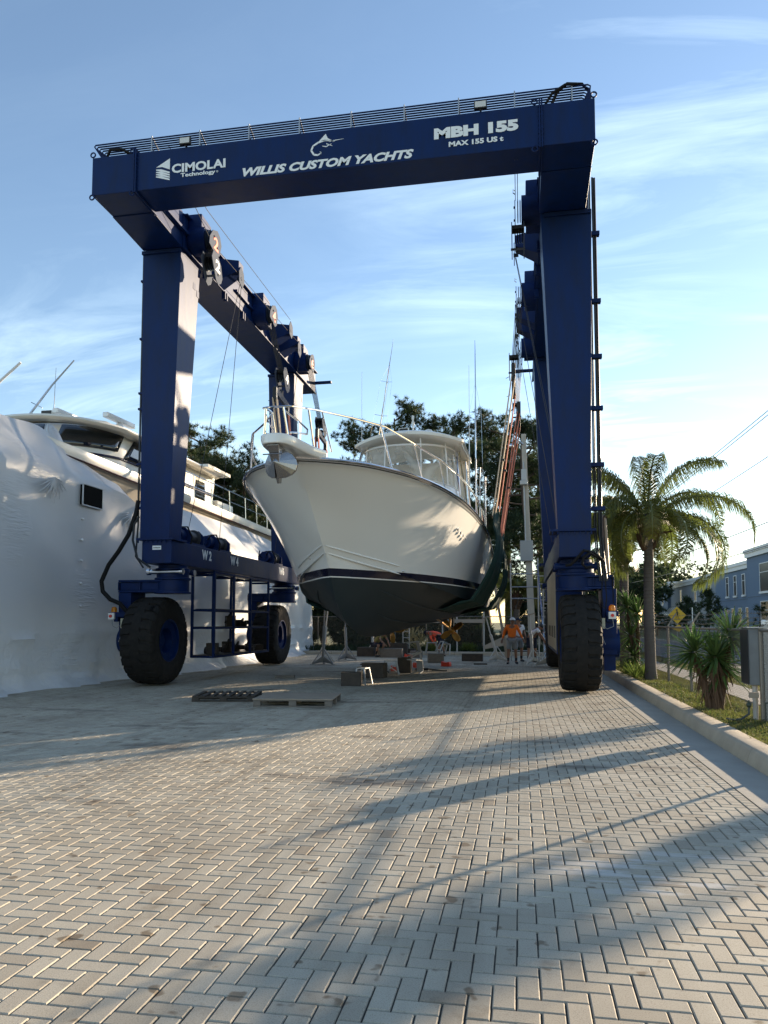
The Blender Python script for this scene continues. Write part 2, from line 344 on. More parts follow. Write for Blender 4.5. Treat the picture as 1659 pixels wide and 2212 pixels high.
# gutter and kerb: one profile swept along Y, in cast lengths
def kerb_run():
    mb = MB(); prof = [(2.535, -.10), (2.535, -.006), (2.575, .115), (2.60, .145), (2.64, .155), (2.84, .155), (2.87, .14), (2.88, .10), (2.88, -.10)]
    y = .2
    gm = MB(); gy = .2
    while gy < 33.5: gm.hexa([(2.018, gy+.005, -.1), (2.532, gy+.005, -.1), (2.532, gy+3.045, -.1), (2.018, gy+3.045, -.1), (2.018, gy+.005, -.004), (2.532, gy+.005, -.022), (2.532, gy+3.045, -.022), (2.018, gy+3.045, -.004)]); gy += 3.05
    structure(gm.build('gutter', CONCRETE))
    while y < 33.5:
        y2 = y+3.05; rows = [[(a, y+.006, b) for a, b in prof], [(a, y2-.006, b) for a, b in prof]]
        mb.grid(rows); mb.add(rows[0], [tuple(range(len(prof)))]); mb.add(rows[1], [tuple(range(len(prof)))[::-1]]); y = y2
    # rounded corner into the kerb along the back of the yard
    rows = []
    for k in range(9):
        t = R(90)*k/8; rows.append([((2.88-3.0)+(a-2.88+3.0)*math.cos(t), 33.7+(a-2.88+3.0)*math.sin(t), b) for a, b in prof])
    mb.grid(rows)
    x = -.12
    while x > -24: mb.grid([[(x, 33.7+(a-2.88+3.0), b) for a, b in prof], [(x-3.04, 33.7+(a-2.88+3.0), b) for a, b in prof]]); x -= 3.05
    return structure(mb.build('kerb', mat('kerb_concrete', (.45, .38, .285), .88, noise=((.30, .25, .19), .8), nscale=2.2, bump=.004, bscale=40), smooth=True))
kerb_run()
structure(MB().box(-22, 2.0, 35.1, 35.82, -.3, -.006).build('yard_apron', CONCRETE))
VERGE = mat('verge_soil', (.15, .125, .065), .95, noise=((.09, .10, .035), .9), nscale=2.2, bump=.02, bscale=18)
def verge_h(x, y): return .125+.03*math.sin(x*3.1+y*.7)*math.sin(y*1.3) - max(0, x-3.7)*.16
def verge():
    mb = MB(); xs = [2.87, 3.0, 3.2, 3.4, 3.6, 3.8, 4.1, 4.4]; ys = [i*.5 for i in range(0, 90)]
    mb.grid([[(x, y, verge_h(x, y) if 2.9 < x < 4.3 else (.13 if x < 3 else .0)) for x in xs] for y in ys]); structure(mb.build('verge', VERGE, smooth=True))
    structure(MB().box(-24, 2.9, 36.6, 45, -.2, .13).build('back_verge', VERGE))
verge()
structure(MB().box(4.5, 5.35, -5, 160, -.06, .012).build('pavement', SIDEW))
structure(MB().add([(6.3,-20,.0),(11.6,-20,.0),(11.6,400,.0),(6.3,400,.0)], [(0,1,2,3)]).build('road', ASPHALT))
YEL = mat('road_line_yellow', (.55, .38, .06), .8)
structure(MB().add([(8.9,-20,.004),(9.02,-20,.004),(9.02,400,.004),(8.9,400,.004)], [(0,1,2,3)]).build('road_line', YEL))
structure(MB().box(11.6, 11.8, -20, 400, -.1, .12).build('road_kerb', SIDEW))
def blades(name, n, area, hgt, wid, material, kind='stuff', seed=1, lean=.5, hfun=None):
    rg = np.random.RandomState(seed); x0, x1, y0, y1 = area
    x = rg.uniform(x0, x1, n); y = y0+(y1-y0)*rg.power(1.0, n) if hfun is None else y0+(y1-y0)*rg.rand(n)**1.6
    z = np.array([verge_h(a, b) if a < 4.4 and b < 44 and y1 < 44 and x0 > 2 else (.13 if y0 > 35 else 0) for a, b in zip(x, y)])-.01
    h = rg.uniform(.35, 1, n)*hgt; t = rg.uniform(0, 2*np.pi, n); ld = rg.uniform(0, 2*np.pi, n); lm = rg.uniform(0, lean, n)*h
    wx, wy = np.cos(t)*wid, np.sin(t)*wid; V = np.zeros((n, 4, 3))
    V[:, 0] = np.stack([x-wx, y-wy, z], 1); V[:, 1] = np.stack([x+wx, y+wy, z], 1)
    V[:, 2] = np.stack([x+wx*.7+np.cos(ld)*lm*.4, y+wy*.7+np.sin(ld)*lm*.4, z+h*.6], 1); V[:, 3] = np.stack([x+np.cos(ld)*lm, y+np.sin(ld)*lm, z+h], 1)
    o = soup(name, V.reshape(-1, 3), np.arange(n*4).reshape(-1, 4), material); o['kind'] = 'stuff'; return o
GRASS = mat('verge_grass', (.105, .115, .032), .7, noise=((.22, .17, .07), .9), nscale=2.5, trans=.35)
blades('grass', 42000, (2.84, 4.35, 7.5, 36), .075, .007, GRASS, hfun=1, lean=1.2)
blades('ground_cover', 9000, (2.95, 3.8, 8, 20), .05, .02, WEED, seed=5, hfun=1, lean=2.0)
blades('roadside_grass', 14000, (5.4, 6.28, 8, 60), .06, .012, GRASS, seed=9, hfun=1)
blades('back_weeds', 9000, (-22, 2.6, 37.2, 41), .35, .03, HEDGE, seed=11)
# ================================================================ TRAVEL LIFT
lift = thing('travel_lift', 'huge dark blue four-wheeled boat hoist straddling the white boat', 'boat hoist', (-3.8, 17.8, 0))
YB = 14.65; ZB0, ZB1 = 11.06, 11.93
beam = MB().box(-9.28, 1.57, YB, YB+.88, ZB0, ZB1).build('top_beam', BLUE, lift, bevel=.012)
for x in (-8.23, .52):      # bolted splice flanges
    mb = MB()
    for dx in (-.022, .022): mb.box(x+dx-.014, x+dx+.014, YB-.06, YB+.94, ZB0-.05, ZB1+.07)
    for k in range(9): mb.cyl((x-.05, YB-.035, ZB0+.06+k*.095), (x+.05, YB-.035, ZB0+.06+k*.095), .014, 6)
    mb.build('splice_flange', BLUE2, beam)
for x in (-9.26, -8.3, .4, 1.55):   # lifting eyes
    for z in (ZB0-.05, ZB1+.06):
        c = (x, YB-.01, z); MB().tube([(c[0]+.055*math.cos(a), c[1], c[2]+.055*math.sin(a)) for a in [R(30*q) for q in range(13)]], .016, 6).build('lifting_eye', BLUE2, beam)
# hydraulic pipes laid in racks on the beam
mb = MB()
for k in range(16):
    y = YB+.10+k*.047; z = ZB1+.36-k*.019
    mb.tube([(-9.1+k*.03, y, ZB1+.03), (-9.3+k*.035, y, z-.03), (-9.27+k*.035, y, z), (1.45-k*.02, y, z), (1.50-k*.02, y, z-.03), (1.47-k*.02, y+.02, ZB1+.05)], .016, 6)
mb.build('hydraulic_pipes', BLUE2, lift, smooth=True)
x = -7.9
while x < 1.3:
    mb = MB(); mb.bar((x, YB+.08, ZB1), (x, YB+.08, ZB1+.40), .025); mb.bar((x, YB+.08, ZB1+.12), (x, YB+.8, ZB1+.12), .02); mb.bar((x, YB+.1, ZB1+.38), (x, YB+.8, ZB1+.12), .02); x += 1.13; mb.build('pipe_bracket', STEEL, lift)
mb = MB()
mb.tube([(.75, YB+.1, ZB1+.05), (.85, YB+.05, ZB1+.25), (1.05, YB+.08, ZB1+.42), (1.35, YB+.2, ZB1+.46), (1.5, YB+.3, ZB1+.35), (1.52, YB+.35, ZB1)], .03, 8)
mb.tube([(.6, YB+.1, ZB1+.02), (.75, YB+.0, ZB1+.2), (1.0, YB+.02, ZB1+.36), (1.3, YB+.1, ZB1+.40)], .025, 8)
mb.build('hose_loop', HOSE, lift, smooth=True); mb = MB()
mb.tube([(-9.0, YB+.1, ZB1+.02), (-8.85, YB+.0, ZB1+.14), (-8.6, YB+.05, ZB1+.16), (-8.35, YB+.1, ZB1+.03)], .03, 8)
mb.tube([(-9.05, YB+.15, ZB1+.02), (-8.9, YB+.06, ZB1+.2), (-8.6, YB+.1, ZB1+.2), (-8.45, YB+.1, ZB1+.03)], .02, 8)
mb.build('hose_loop', HOSE, lift, smooth=True)
for x in (-7.05, -.67):
    l_ = MB().box(x-.13, x+.13, YB-.08, YB-.01, ZB1+.02, ZB1+.18).box(x-.02, x+.02, YB-.05, YB+.1, ZB1, ZB1+.03).build('floodlight', BLACK, lift, bevel=.008)
    MB().box(x-.11, x+.11, YB-.088, YB-.081, ZB1+.04, ZB1+.16).build('lens', mat('lamp_lens', (.62, .62, .60), .25), l_)
Yf = YB-.0045
lettering('CIMOLAI', (-7.37, Yf, 11.36), 1.24, .205, WHITE_DECAL, beam, bold=.035)
lettering('Technology', (-7.16, Yf, 11.225), .80, .115, WHITE_DECAL, beam, bold=.03)
lettering('®', (-6.34, Yf, 11.27), .045, .045, WHITE_DECAL, beam, bold=0)
lettering('WILLIS CUSTOM YACHTS', (-5.74, Yf, 11.105), 3.70, .19, WHITE_DECAL, beam, bold=.045, shear=.28)
lettering('MBH 155', (-1.62, Yf, 11.44), 1.70, .235, WHITE_DECAL, beam, bold=.06)
lettering('MAX 155 US t', (-1.32, Yf, 11.25), 1.10, .11, WHITE_DECAL, beam, bold=.04)
mb = MB(); mb.prism([(-7.74, 11.535), (-7.42, 11.71), (-7.42, 11.46), (-7.60, 11.535)], YB-.0045, YB, 'y')      # triangular emblem with bars
for k in range(4):
    z = 11.49-k*.052; mb.prism([(-7.74, z), (-7.62, z-.006), (-7.42, z-.085), (-7.42, z-.118), (-7.74, z-.022)], YB-.0045, YB, 'y')
mb.build('emblem', WHITE_DECAL, beam)
# leaping fish and hook emblem
def ribbon(mb, pts, ws):
    P = [Vector((a, b)) for a, b in pts]
    for i in range(len(P)-1):
        d = (P[i+1]-P[i]).normalized(); nn = Vector((-d.y, d.x)); q = [P[i]-nn*ws[i], P[i+1]-nn*ws[i+1], P[i+1]+nn*ws[i+1], P[i]+nn*ws[i]]
        mb.prism([tuple(v) for v in q], YB-.0045, YB-.0005*(i % 2), 'y')
mb = MB(); S_ = lambda x, y: (-4.23+(x-1150)*.00445*1.0, 11.39+(390-y)*.00435)
ribbon(mb, [S_(*p) for p in ((1200, 378), (1185, 388), (1165, 384), (1152, 362), (1160, 340), (1185, 325), (1215, 318), (1245, 322), (1265, 327))], [.004, .018, .02, .02, .018, .02, .014, .012, .008])
ribbon(mb, [S_(*p) for p in ((1200, 378), (1193, 370), (1200, 384))], [.012, .006, .004])
ribbon(mb, [S_(*p) for p in ((1240, 325), (1310, 320))], [.012, .002])
mb.prism([S_(1190, 318), S_(1222, 285), S_(1232, 308), S_(1250, 320)], YB-.0045, YB, 'y')
ribbon(mb, [S_(*p) for p in ((1205, 345), (1225, 350), (1250, 338))], [.004, .012, .004]); ribbon(mb, [S_(*p) for p in ((1225, 335), (1255, 350))], [.010, .003])
mb.build('fish_emblem', WHITE_DECAL, beam)
# haunch blocks joining the front beam to the side girders
for (x0, x1) in ((-9.28, -8.23), (.54, 1.57)):
    MB().hexa([(x0, YB+.882, ZB0-.02), (x1, YB+.882, ZB0-.02), (x1, 17.0, 10.96), (x0, 17.0, 10.96), (x0, YB+.882, ZB1-.003), (x1, YB+.882, ZB1-.003), (x1, 17.0, 11.9), (x0, 17.0, 11.9)]).build('corner_block', BLUE, lift, bevel=.01)
def leg(xo0, xo1, xi0, xi1, y0t, y1t, y0b, y1b, zt=10.95, zb=3.60):
    return MB().hexa([(xo0, y0b, zb), (xi0, y0b, zb), (xi0, y1b, zb), (xo0, y1b, zb), (xo1, y0t, zt), (xi1, y0t, zt), (xi1, y1t, zt), (xo1, y1t, zt)])
BLUELIT = BLUE
legs = [leg(-9.20, -9.28, -8.43, -8.26, 17.0, 18.15, 17.0, 17.65), leg(-9.20, -9.28, -8.43, -8.26, 26.6, 27.75, 26.95, 27.6),
        leg(1.56, 1.70, .84, .57, 17.0, 18.15, 17.0, 17.65), leg(1.56, 1.70, .84, .57, 26.6, 27.75, 26.95, 27.6)]
for k, m in enumerate(legs):
    lg = m.build('leg', BLUE, lift, bevel=.01)
    xo, xi = (-9.24, -8.32) if k < 2 else (1.63, .7); s = 1 if k < 2 else -1; y = 17.0 if k % 2 == 0 else 26.6
    fl = MB()
    fl.box(min(xo, xi)-.06, max(xo, xi)+.06, y-.05, y+1.22, 10.90, 10.935); fl.box(min(xo, xi)-.06, max(xo, xi)+.06, y-.05, y+1.22, 10.85, 10.895)
    fl.build('flange', BLUE2, lg); fl = MB(); yb = 17.0 if k % 2 == 0 else 26.95
    fl.box(min(xo, xi)+(-.03), max(xo, xi)+.03+(.0), yb-.06, yb+.72, 3.60, 3.65)
    for q in range(8): fl.cyl((min(xo, xi)+.02+q*.12, yb-.035, 3.53), (min(xo, xi)+.02+q*.12, yb-.035, 3.60), .015, 6)
    fl.build('flange', BLUE2, lg)
    for q in range(2): MB().box(xi+s*.005, xi+s*.05, y+.75+q*.22, y+.9+q*.22, 10.25-q*.12, 10.42-q*.12).build('lug', BLUE2, lg)
# upper side girders with rails
for s, x0, x1 in ((1, -9.22, -8.2), (-1, .60, 1.62)):
    xin = x1 if s == 1 else x0
    g = MB().box(x0, x1, 17.004, 29.3, 10.965, 11.86).build('side_girder', BLUE, lift, bevel=.01)
    mb = MB(); mb.box(min(xin, xin+s*.10), max(xin, xin+s*.10), 17.0, 29.3, 11.80, 11.835); mb.box(min(xin, xin+s*.05), max(xin, xin+s*.05), 17.0, 29.3, 10.94, 10.962)
    for y in (15.8, 17.2, 20.4, 24.3): mb.box(min(xin, xin+s*.09), max(xin, xin+s*.09), y, y+1.4, 11.33, 11.40)
    for y in (18.2, 19.5, 20.9): mb.box(min(xin-s*.02, xin+s*.09), max(xin-s*.02, xin+s*.09), y, y+.05, 10.72, 10.94); mb.box(min(xin-s*.02, xin+s*.09), max(xin-s*.02, xin+s*.09), y+.14, y+.19, 10.72, 10.94)
    mb.build('rail', BLUE2, g)
    # trolley drives, sheave blocks and hook blocks, numbered 2, 4, 6 on the left girder
    def sx(a, b): return (min(xin+s*a, xin+s*b), max(xin+s*a, xin+s*b))
    for num, y, zlow, (dx, dy) in (('2', 17.35, 10.66, (0, 0)), ('4', 22.0, 9.45, (.15, .7)), ('6', 26.45, 9.2 if s == 1 else 9.4, (.1, 1.2))):
        a, b = sx(.0, .36)
        box = MB().prism([(y-.1, 11.05), (y+.72, 11.05), (y+.72, 11.45), (y+.5, 11.9), (y-.1, 11.95)], a, b, 'x').build('trolley', BLUE2, lift, bevel=.02)
        a, b = sx(.02, .46); MB().cyl((a, y+.12, 11.32), (b, y+.12, 11.32), .34, 24).build('hoist_motor', BLUE2, box, smooth=True)
        a, b = sx(.48, .62); sb = MB()
        for q in range(4): sb.lathe([(.22, -.012), (.27, -.010), (.23, 0), (.27, .010), (.22, .012)], (xin+s*(.38+q*.055), y+.1, 11.3), 'x', 20)
        sheave = sb.build('sheaves', GREYPLATE, box, smooth=True)
        xp = xin+s*.60
        def plate(yc, zc, ln, ang, name='cheek_plate', sc=1.0):
            pl = [(-.16, -.2), (.14, -.2), (.2, -.08), (.17, .16), (.06, .28), (-.05, .3), (-.17, .16), (-.2, -.05)]
            ca, sa = math.cos(ang), math.sin(ang); pp = [(yc+(a_*ca-b_*sa)*sc*1.75, zc+(a_*sa+b_*ca)*ln*sc*1.15) for a_, b_ in pl]
            return MB().prism(pp, min(xp, xp+s*.02), max(xp, xp+s*.02), 'x').cyl((xp, yc-.09, zc+.14), (xp+s*.045, yc-.09, zc+.14), .03, 8).cyl((xp, yc+.09, zc-.08), (xp+s*.045, yc+.09, zc-.08), .03, 8).build(name, GREYPLATE, box, bevel=.004)
        pl = plate(y+.2, 11.28, 1.15, R(-22))
        if s == 1:
            lettering(num, (xp+.024, y+.06, 11.10), .30, .34, RED_DECAL, pl, ux=(0, 1, 0), bold=.03, name='number', uz=(0, 0, 1))
        else: MB().tube([(xp, y-.1, 11.62), (xp-.05, y-.1, 11.66), (xp-.05, y-.1, 11.74), (xp, y-.1, 11.7)], .012, 6).build('eye_bolt', CHROME, box)
        # hook block hanging on the falls
        hb_x = xin+s*.55+s*dx; hb_y = y+.1+dy
        if num != '2' or s == 1:
            rp = MB()
            for q in range(8): rp.cyl((xin+s*(.39+.03*q), y+.1+(-.13 if q % 2 else .13), 11.3), (hb_x+s*(.02*q-.08), hb_y+(-.1 if q % 2 else .1), zlow+.1), .0085, 5)
            rp.build('hoist_rope', CABLE, lift)
        hb = MB()
        for q in range(4): hb.lathe([(.15, -.012), (.18, 0), (.15, .012)], (hb_x+s*(-.1+q*.055), hb_y, zlow+.05), 'x', 18)
        hb.box(hb_x-.13, hb_x+.13, hb_y-.12, hb_y+.12, zlow+.17, zlow+.26)
        hk = hb.build('hook_block', BLACK, lift, smooth=False)
        pq = [(-.30, .1), (-.2, .30), (0, .34), (.28, .1), (.38, -.2), (.3, -.36), (.12, -.46), (-.02, -.40)]
        pl2 = MB().prism([(hb_y+a_, zlow+b_) for a_, b_ in pq], min(hb_x+s*.13, hb_x+s*.15), max(hb_x+s*.13, hb_x+s*.15), 'x').prism([(hb_y+a_, zlow+b_) for a_, b_ in pq], min(hb_x-s*.15, hb_x-s*.13), max(hb_x-s*.15, hb_x-s*.13), 'x').cyl((hb_x-.17, hb_y+.1, zlow-.22), (hb_x+.17, hb_y+.1, zlow-.22), .03, 8).build('cheek_plate', GREYPLATE, hk)
        if s == 1 and num != '6': lettering(num, (hb_x+.154, hb_y-.08, zlow-.16), .28, .30, WHITE_DECAL, hk, ux=(0, 1, 0), bold=.03, name='number')
    # single-fall arms
    for y, w_, up in ((19.0, .5, 1), (23.6, .5, 1), (24.6, .55, 0)):
        a, b = sx(.0, .55)
        arm = MB().hexa([(xin, y-.02, 11.0), (xin+s*.62, y+.15, 11.33), (xin+s*.62, y+.5, 11.33), (xin, y+.6, 11.0), (xin, y-.02, 11.66), (xin+s*.62, y+.15, 11.62), (xin+s*.62, y+.5, 11.62), (xin, y+.6, 11.66)]).build('bracket_arm', BLUE2, lift, bevel=.01)
        xp = xin+s*.635; z0 = 11.0 if not up or y < 20 else 11.3
        MB().prism([(y+.12, z0), (y+.35, z0-.1), (y+.5, z0+.1), (y+.45, z0+.36), (y+.25, z0+.48), (y+.1, z0+.3)], min(xp, xp+s*.02), max(xp, xp+s*.02), 'x').cyl((xp-s*.1, y+.28, z0+.15), (xp+s*.03, y+.28, z0+.15), .05, 12).build('cheek_plate', GREYPLATE, arm)
    mb = MB(); a, b = sx(.0, .75); mb.box(a, b, 28.95, 29.12, 11.28, 11.36); mb.build('end_stop', BLUE2, lift)
# long haul ropes to the winches
for p, q in (((-7.6, 17.06, 11.89), (-7.62, 24.0, 11.9)), ((-7.6, 15.5, 11.9), (-7.6, 17.4, 11.2)), ((-7.6, 17.4, 11.2), (-7.6, 25.6, 11.45)), ((-7.6, 14.9, 12.2), (-7.6, 17.06, 11.89)),
             ((-7.57, 19.26, 11.05), (-8.62, 18.45, 3.95)), ((-7.55, 19.30, 11.05), (-8.62, 20.55, 3.9)), ((-7.56, 24.95, 11.05), (-8.62, 25.5, 3.8)),
             ((-.02, 19.3, 11.1), (1.15, 18.0, 3.8)), ((.0, 19.32, 11.1), (1.2, 18.05, 3.8)), ((0, 24.9, 11.1), (1.05, 24.2, 3.8)), ((.02, 22.2, 11.1), (1.1, 21.2, 3.8)), ((.0, 15.0, 11.06), (.0, 17.3, 11.5)), ((.05, 15.0, 11.06), (.05, 17.3, 11.5))):
    MB().cyl(p, q, .0085, 5).build('haul_rope', CABLE, lift)
# lower sill girders
for s, x0, x1, ya in ((1, -9.14, -8.36, 17.0), (-1, .86, 1.54, 17.0)):
    sg = MB().box(x0, x1, ya, 28.0, 3.03, 3.598).build('sill_girder', BLUE, lift, bevel=.012)
    if s == 1:
        for t_, y in (('W 2', 18.78), ('W 4', 20.78), ('W6', 25.28)):
            lettering(t_, (x1+.0045, y, 3.26), .62 if ' ' in t_ else .58, .27, WHITE_DECAL, sg, ux=(0, 1, 0), bold=.035, name='number')
        MB().box(x1-.5, x1-.27, ya-.006, ya-.0005, 3.36, 3.46).build('sticker', WHITE_DECAL, sg)
        lettering('Anschlagpunkt', (x1-.48, ya-.008, 3.385), .19, .045, BLACK, sg, bold=.02, depth=.001, name='small_print')
# winches with drum and guard on the left sill
def winch(x, y, sc=1):
    wn = MB().box(x-.32, x+.32, y-.1, y+.95, 3.602, 3.66).prism([(x-.3, 3.66), (x+.3, 3.66), (x+.3, 3.9), (x+.15, 4.05), (x-.15, 4.05), (x-.3, 3.9)], y+.05, y+.09, 'y').prism([(x-.3, 3.66), (x+.3, 3.66), (x+.3, 3.9), (x+.15, 4.05), (x-.15, 4.05), (x-.3, 3.9)], y+.86, y+.90, 'y').build('winch', BLUE2, lift, bevel=.008)
    MB().lathe([(.24, -.36), (.24, -.33), (.18, -.32), (.18, .32), (.24, .33), (.24, .36)], (x, y+.48, 3.84), 'y', 24).build('drum', CABLE, wn, smooth=True)
    MB().cyl((x+.02, y-.22, 3.84), (x+.02, y+.05, 3.84), .17, 20).cyl((x+.02, y-.28, 3.84), (x+.02, y-.22, 3.84), .08, 12).build('motor', BLUE2, wn, smooth=True)
    MB().tube([(x+.1, y-.25, 3.9), (x+.22, y-.32, 4.02), (x+.3, y-.15, 4.04), (x+.36, y-.0, 3.8), (x+.34, y-.02, 3.6)], .022, 6).tube([(x-.05, y-.25, 3.8), (x-.1, y-.4, 3.9), (x-.15, y-.2, 4.05)], .02, 6).build('hose', HOSE, wn, smooth=True)
for y in (18.15, 20.0, 24.9): winch(-8.72, y)
for y in (18.6, 22.5): winch(1.18, y)
# wheels
def tyre_mesh(c, r=1.125, wd=.87):
    mb = MB(); n = 72; h = wd/2
    prof = [(.52, -h*.86), (.62, -h*.98), (.80, -h), (.96, -h*.98), (1.045, -h*.86), (1.06, -h*.5), (1.065, -h*.30), (1.10, -h*.26), (1.105, 0), (1.10, h*.26), (1.065, h*.30), (1.06, h*.5), (1.045, h*.86), (.96, h*.98), (.80, h), (.62, h*.98), (.52, h*.86)]
    o = len(mb.v)
    def P(rr, hh, t):
        z = rr*math.cos(t); y = rr*math.sin(t); lim = -(r-.03)
        if z < lim: z = lim+(z-lim)*.1
        return (c[0]+hh, c[1]+y, c[2]+z)
    mb.grid([[P(rr, hh, 2*math.pi*k/n) for k in range(n)] for rr, hh in prof], close=True)
    for k in range(26):        # staggered chevron lugs, wrapped over the shoulder
        t0 = 2*math.pi*k/26
        for sd, off in ((-1, 0), (1, math.pi/26)):
            t = t0+off; a = .178
            line = [(.97, 1.00, -.01), (1.06, .90, 0), (1.10, .66, .03), (1.10, .34, .03), (1.10, .26, .075)]
            ri = [(rr-.07, hh, dt) for rr, hh, dt in line]
            for q in range(len(line)-1):
                A, B = line[q], line[q+1]; A2, B2 = ri[q], ri[q+1]
                mb.hexa([P(A2[0], sd*A2[1]*h, t+A[2]), P(B2[0], sd*B2[1]*h, t+B[2]), P(B2[0], sd*B2[1]*h, t+B[2]+a), P(A2[0], sd*A2[1]*h, t+A[2]+a),
                         P(A[0], sd*A[1]*h, t+A[2]+.012), P(B[0], sd*B[1]*h, t+B[2]+.012), P(B[0], sd*B[1]*h, t+B[2]+a-.012), P(A[0], sd*A[1]*h, t+A[2]+a-.012)])
    return mb
def wheel(c, inner):
    wh = MB().lathe([(.10, inner*.10), (.30, inner*.10), (.33, inner*.30), (.50, inner*.33), (.54, inner*.40), (.50, inner*.40), (.50, -inner*.40), (.54, -inner*.40), (.1, -inner*.3)], c, 'x', 40).build('wheel', BLUE2, lift, smooth=True)
    MB().lathe([(.001, inner*.20), (.13, inner*.20), (.15, inner*.17), (.15, inner*.08), (.2, inner*.08), (.2, inner*.04)], c, 'x', 24).build('hub', STEEL if False else BLUE2, wh, smooth=True)
    tyre_mesh(c).build('tyre', RUBBER, wh, smooth=True, recalc=True)
WC = [(-9.15, 17.8), (-9.15, 26.95), (1.31, 17.8), (1.31, 26.95)]
for k, (x, y) in enumerate(WC):
    inner = 1 if k < 2 else -1; wheel((x, y, 1.125), inner); left = k < 2
    xc = (-8.7 if left else 1.27); y0 = y-.35; out_ = -1 if left else 1
    # slewing column, ring and fork
    cm = MB().lathe([(.36, 3.02), (.36, 2.96), (.42, 2.94), (.42, 2.86), (.40, 2.84), (.40, 2.72), (.45, 2.70), (.45, 2.66), (.41, 2.64), (.41, 2.36), (.46, 2.35), (.46, 2.31)], (xc, y, 0), 'z', 32).build('slewing_column', BLUE2, lift, smooth=True)
    for dy in (-.38, .3):
        MB().cyl((xc-.45, y+dy, 2.85), (xc+.42, y+dy, 2.85), .062, 14).cyl((xc-.5, y+dy, 2.85), (xc-.42, y+dy, 2.85), .085, 14).cyl((xc+.38, y+dy, 2.85), (xc+.46, y+dy, 2.85), .085, 14).build('steering_cylinder', BLUE2 if not left else CHROME, cm, smooth=True)
    xa, xb = (-9.98, -8.8) if left else (1.2, 2.06)
    fk = MB(); fk.box(xa, xb, y-.40, y+.40, 2.60, 2.65); fk.box(xa, xb, y-.40, y+.40, 2.335, 2.385); fk.box(xa+.03, xb-.03, y-.34, y+.34, 2.39, 2.595)
    xs0, xs1 = (-9.98, -9.64) if left else (1.80, 2.12)
    for q in (0, 1): fk.box((xa, xb)[q]-.012, (xa, xb)[q]+.012, y-.4, y+.4, 2.386, 2.599)
    fk.box((xa+xb)/2-.012, (xa+xb)/2+.012, y-.4, y+.4, 2.386, 2.599)
    fk.hexa([(xs0, y-.28, .86), (xs1, y-.28, .86), (xs1, y+.28, .86), (xs0, y+.28, .86), (xs0, y-.38, 2.333), (xs1, y-.38, 2.333), (xs1, y+.38, 2.333), (xs0, y+.38, 2.333)])
    fork = fk.build('wheel_fork', BLUE2, lift, bevel=.01)
    MB().cyl((xs0-.06*(1 if left else 0), y, 1.125), (xs1+.06*(0 if left else 1), y, 1.125), .33, 28).box(xs0+.04, xs1-.03, y-.2, y+.2, .5, .86).build('hub_drive', BLUE2, fork, smooth=True)
    if k in (0, 2):
        bx = -10.02 if left else 2.0
        bk = MB().box(bx-.13, bx+(.45 if left else .14), y-.55, y-.43, 1.72, 1.84).box(bx-(.0 if left else .12), bx+.1, y-.5, y-.3, 1.6, 1.80).build('warning_box', BLUE2, lift, bevel=.01)
        MB().lathe([(.07, 1.842), (.07, 1.90), (.06, 1.95), (.03, 1.975)], (bx, y-.49, 0), 'z', 16).build('amber_beacon', mat('amber_lens', (.65, .25, .01), .25, trans=.3), bk, smooth=True)
        MB().box(bx-.09, bx+.07, y-.62, y-.552, 1.66, 1.82).build('emergency_stop_box', mat('white_plastic', (.75, .75, .72), .4), bk, bevel=.01)
        MB().cyl((bx-.01, y-.66, 1.74), (bx-.01, y-.62, 1.74), .035, 14).build('red_button', mat('red_plastic', (.6, .03, .02), .4), bk)
        MB().box(bx+(.22 if left else -.24), bx+(.30 if left else -.16), y-.56, y-.48, 1.45, 1.68).build('sensor', mat('beige_plastic', (.5, .47, .34), .5), bk)
        MB().tube([(bx, y-.58, 1.66), (bx+.02, y-.58, 1.5), (bx-.12*out_, y-.56, 1.44), (bx-.2*out_, y-.56, 1.5)], .008, 6).tube([(bx-.22*out_, y-.53, 1.45), (bx-.24*out_, y-.53, 1.3), (bx-.16*out_, y-.53, 1.1)], .007, 6).build('wiring', mat('grey_cable', (.3, .3, .3), .6), bk, smooth=True)
# engine house behind the right front wheel
eh = MB().box(.86, 1.5, 18.9, 24.6, .80, 2.95).build('engine_house', BLUE, lift, bevel=.02)
pn = MB()
for k in range(5): pn.box(.845, .858, 19.0+k*1.1, 19.0+k*1.1+1.04, .9, 2.88)
pn.build('side_panel', mat('pale_dusty_panel', (.40, .36, .28), .5, noise=((.25, .22, .18), .6), nscale=3), eh)
MB().hexa([(.86, 18.5, 2.952), (1.5, 18.5, 2.952), (1.5, 24.6, 2.952), (.86, 24.6, 2.952), (.95, 19.0, 3.02), (1.45, 19.0, 3.02), (1.45, 24.4, 3.02), (.95, 24.4, 3.02)]).build('canopy', BLUE2, eh)
mb = MB()
for k in range(4): mb.cyl((.84, 19.2+k*1.2, 1.2), (.84, 19.2+k*1.2, 1.5), .018, 8)
mb.build('door_handle', BLACK, eh)
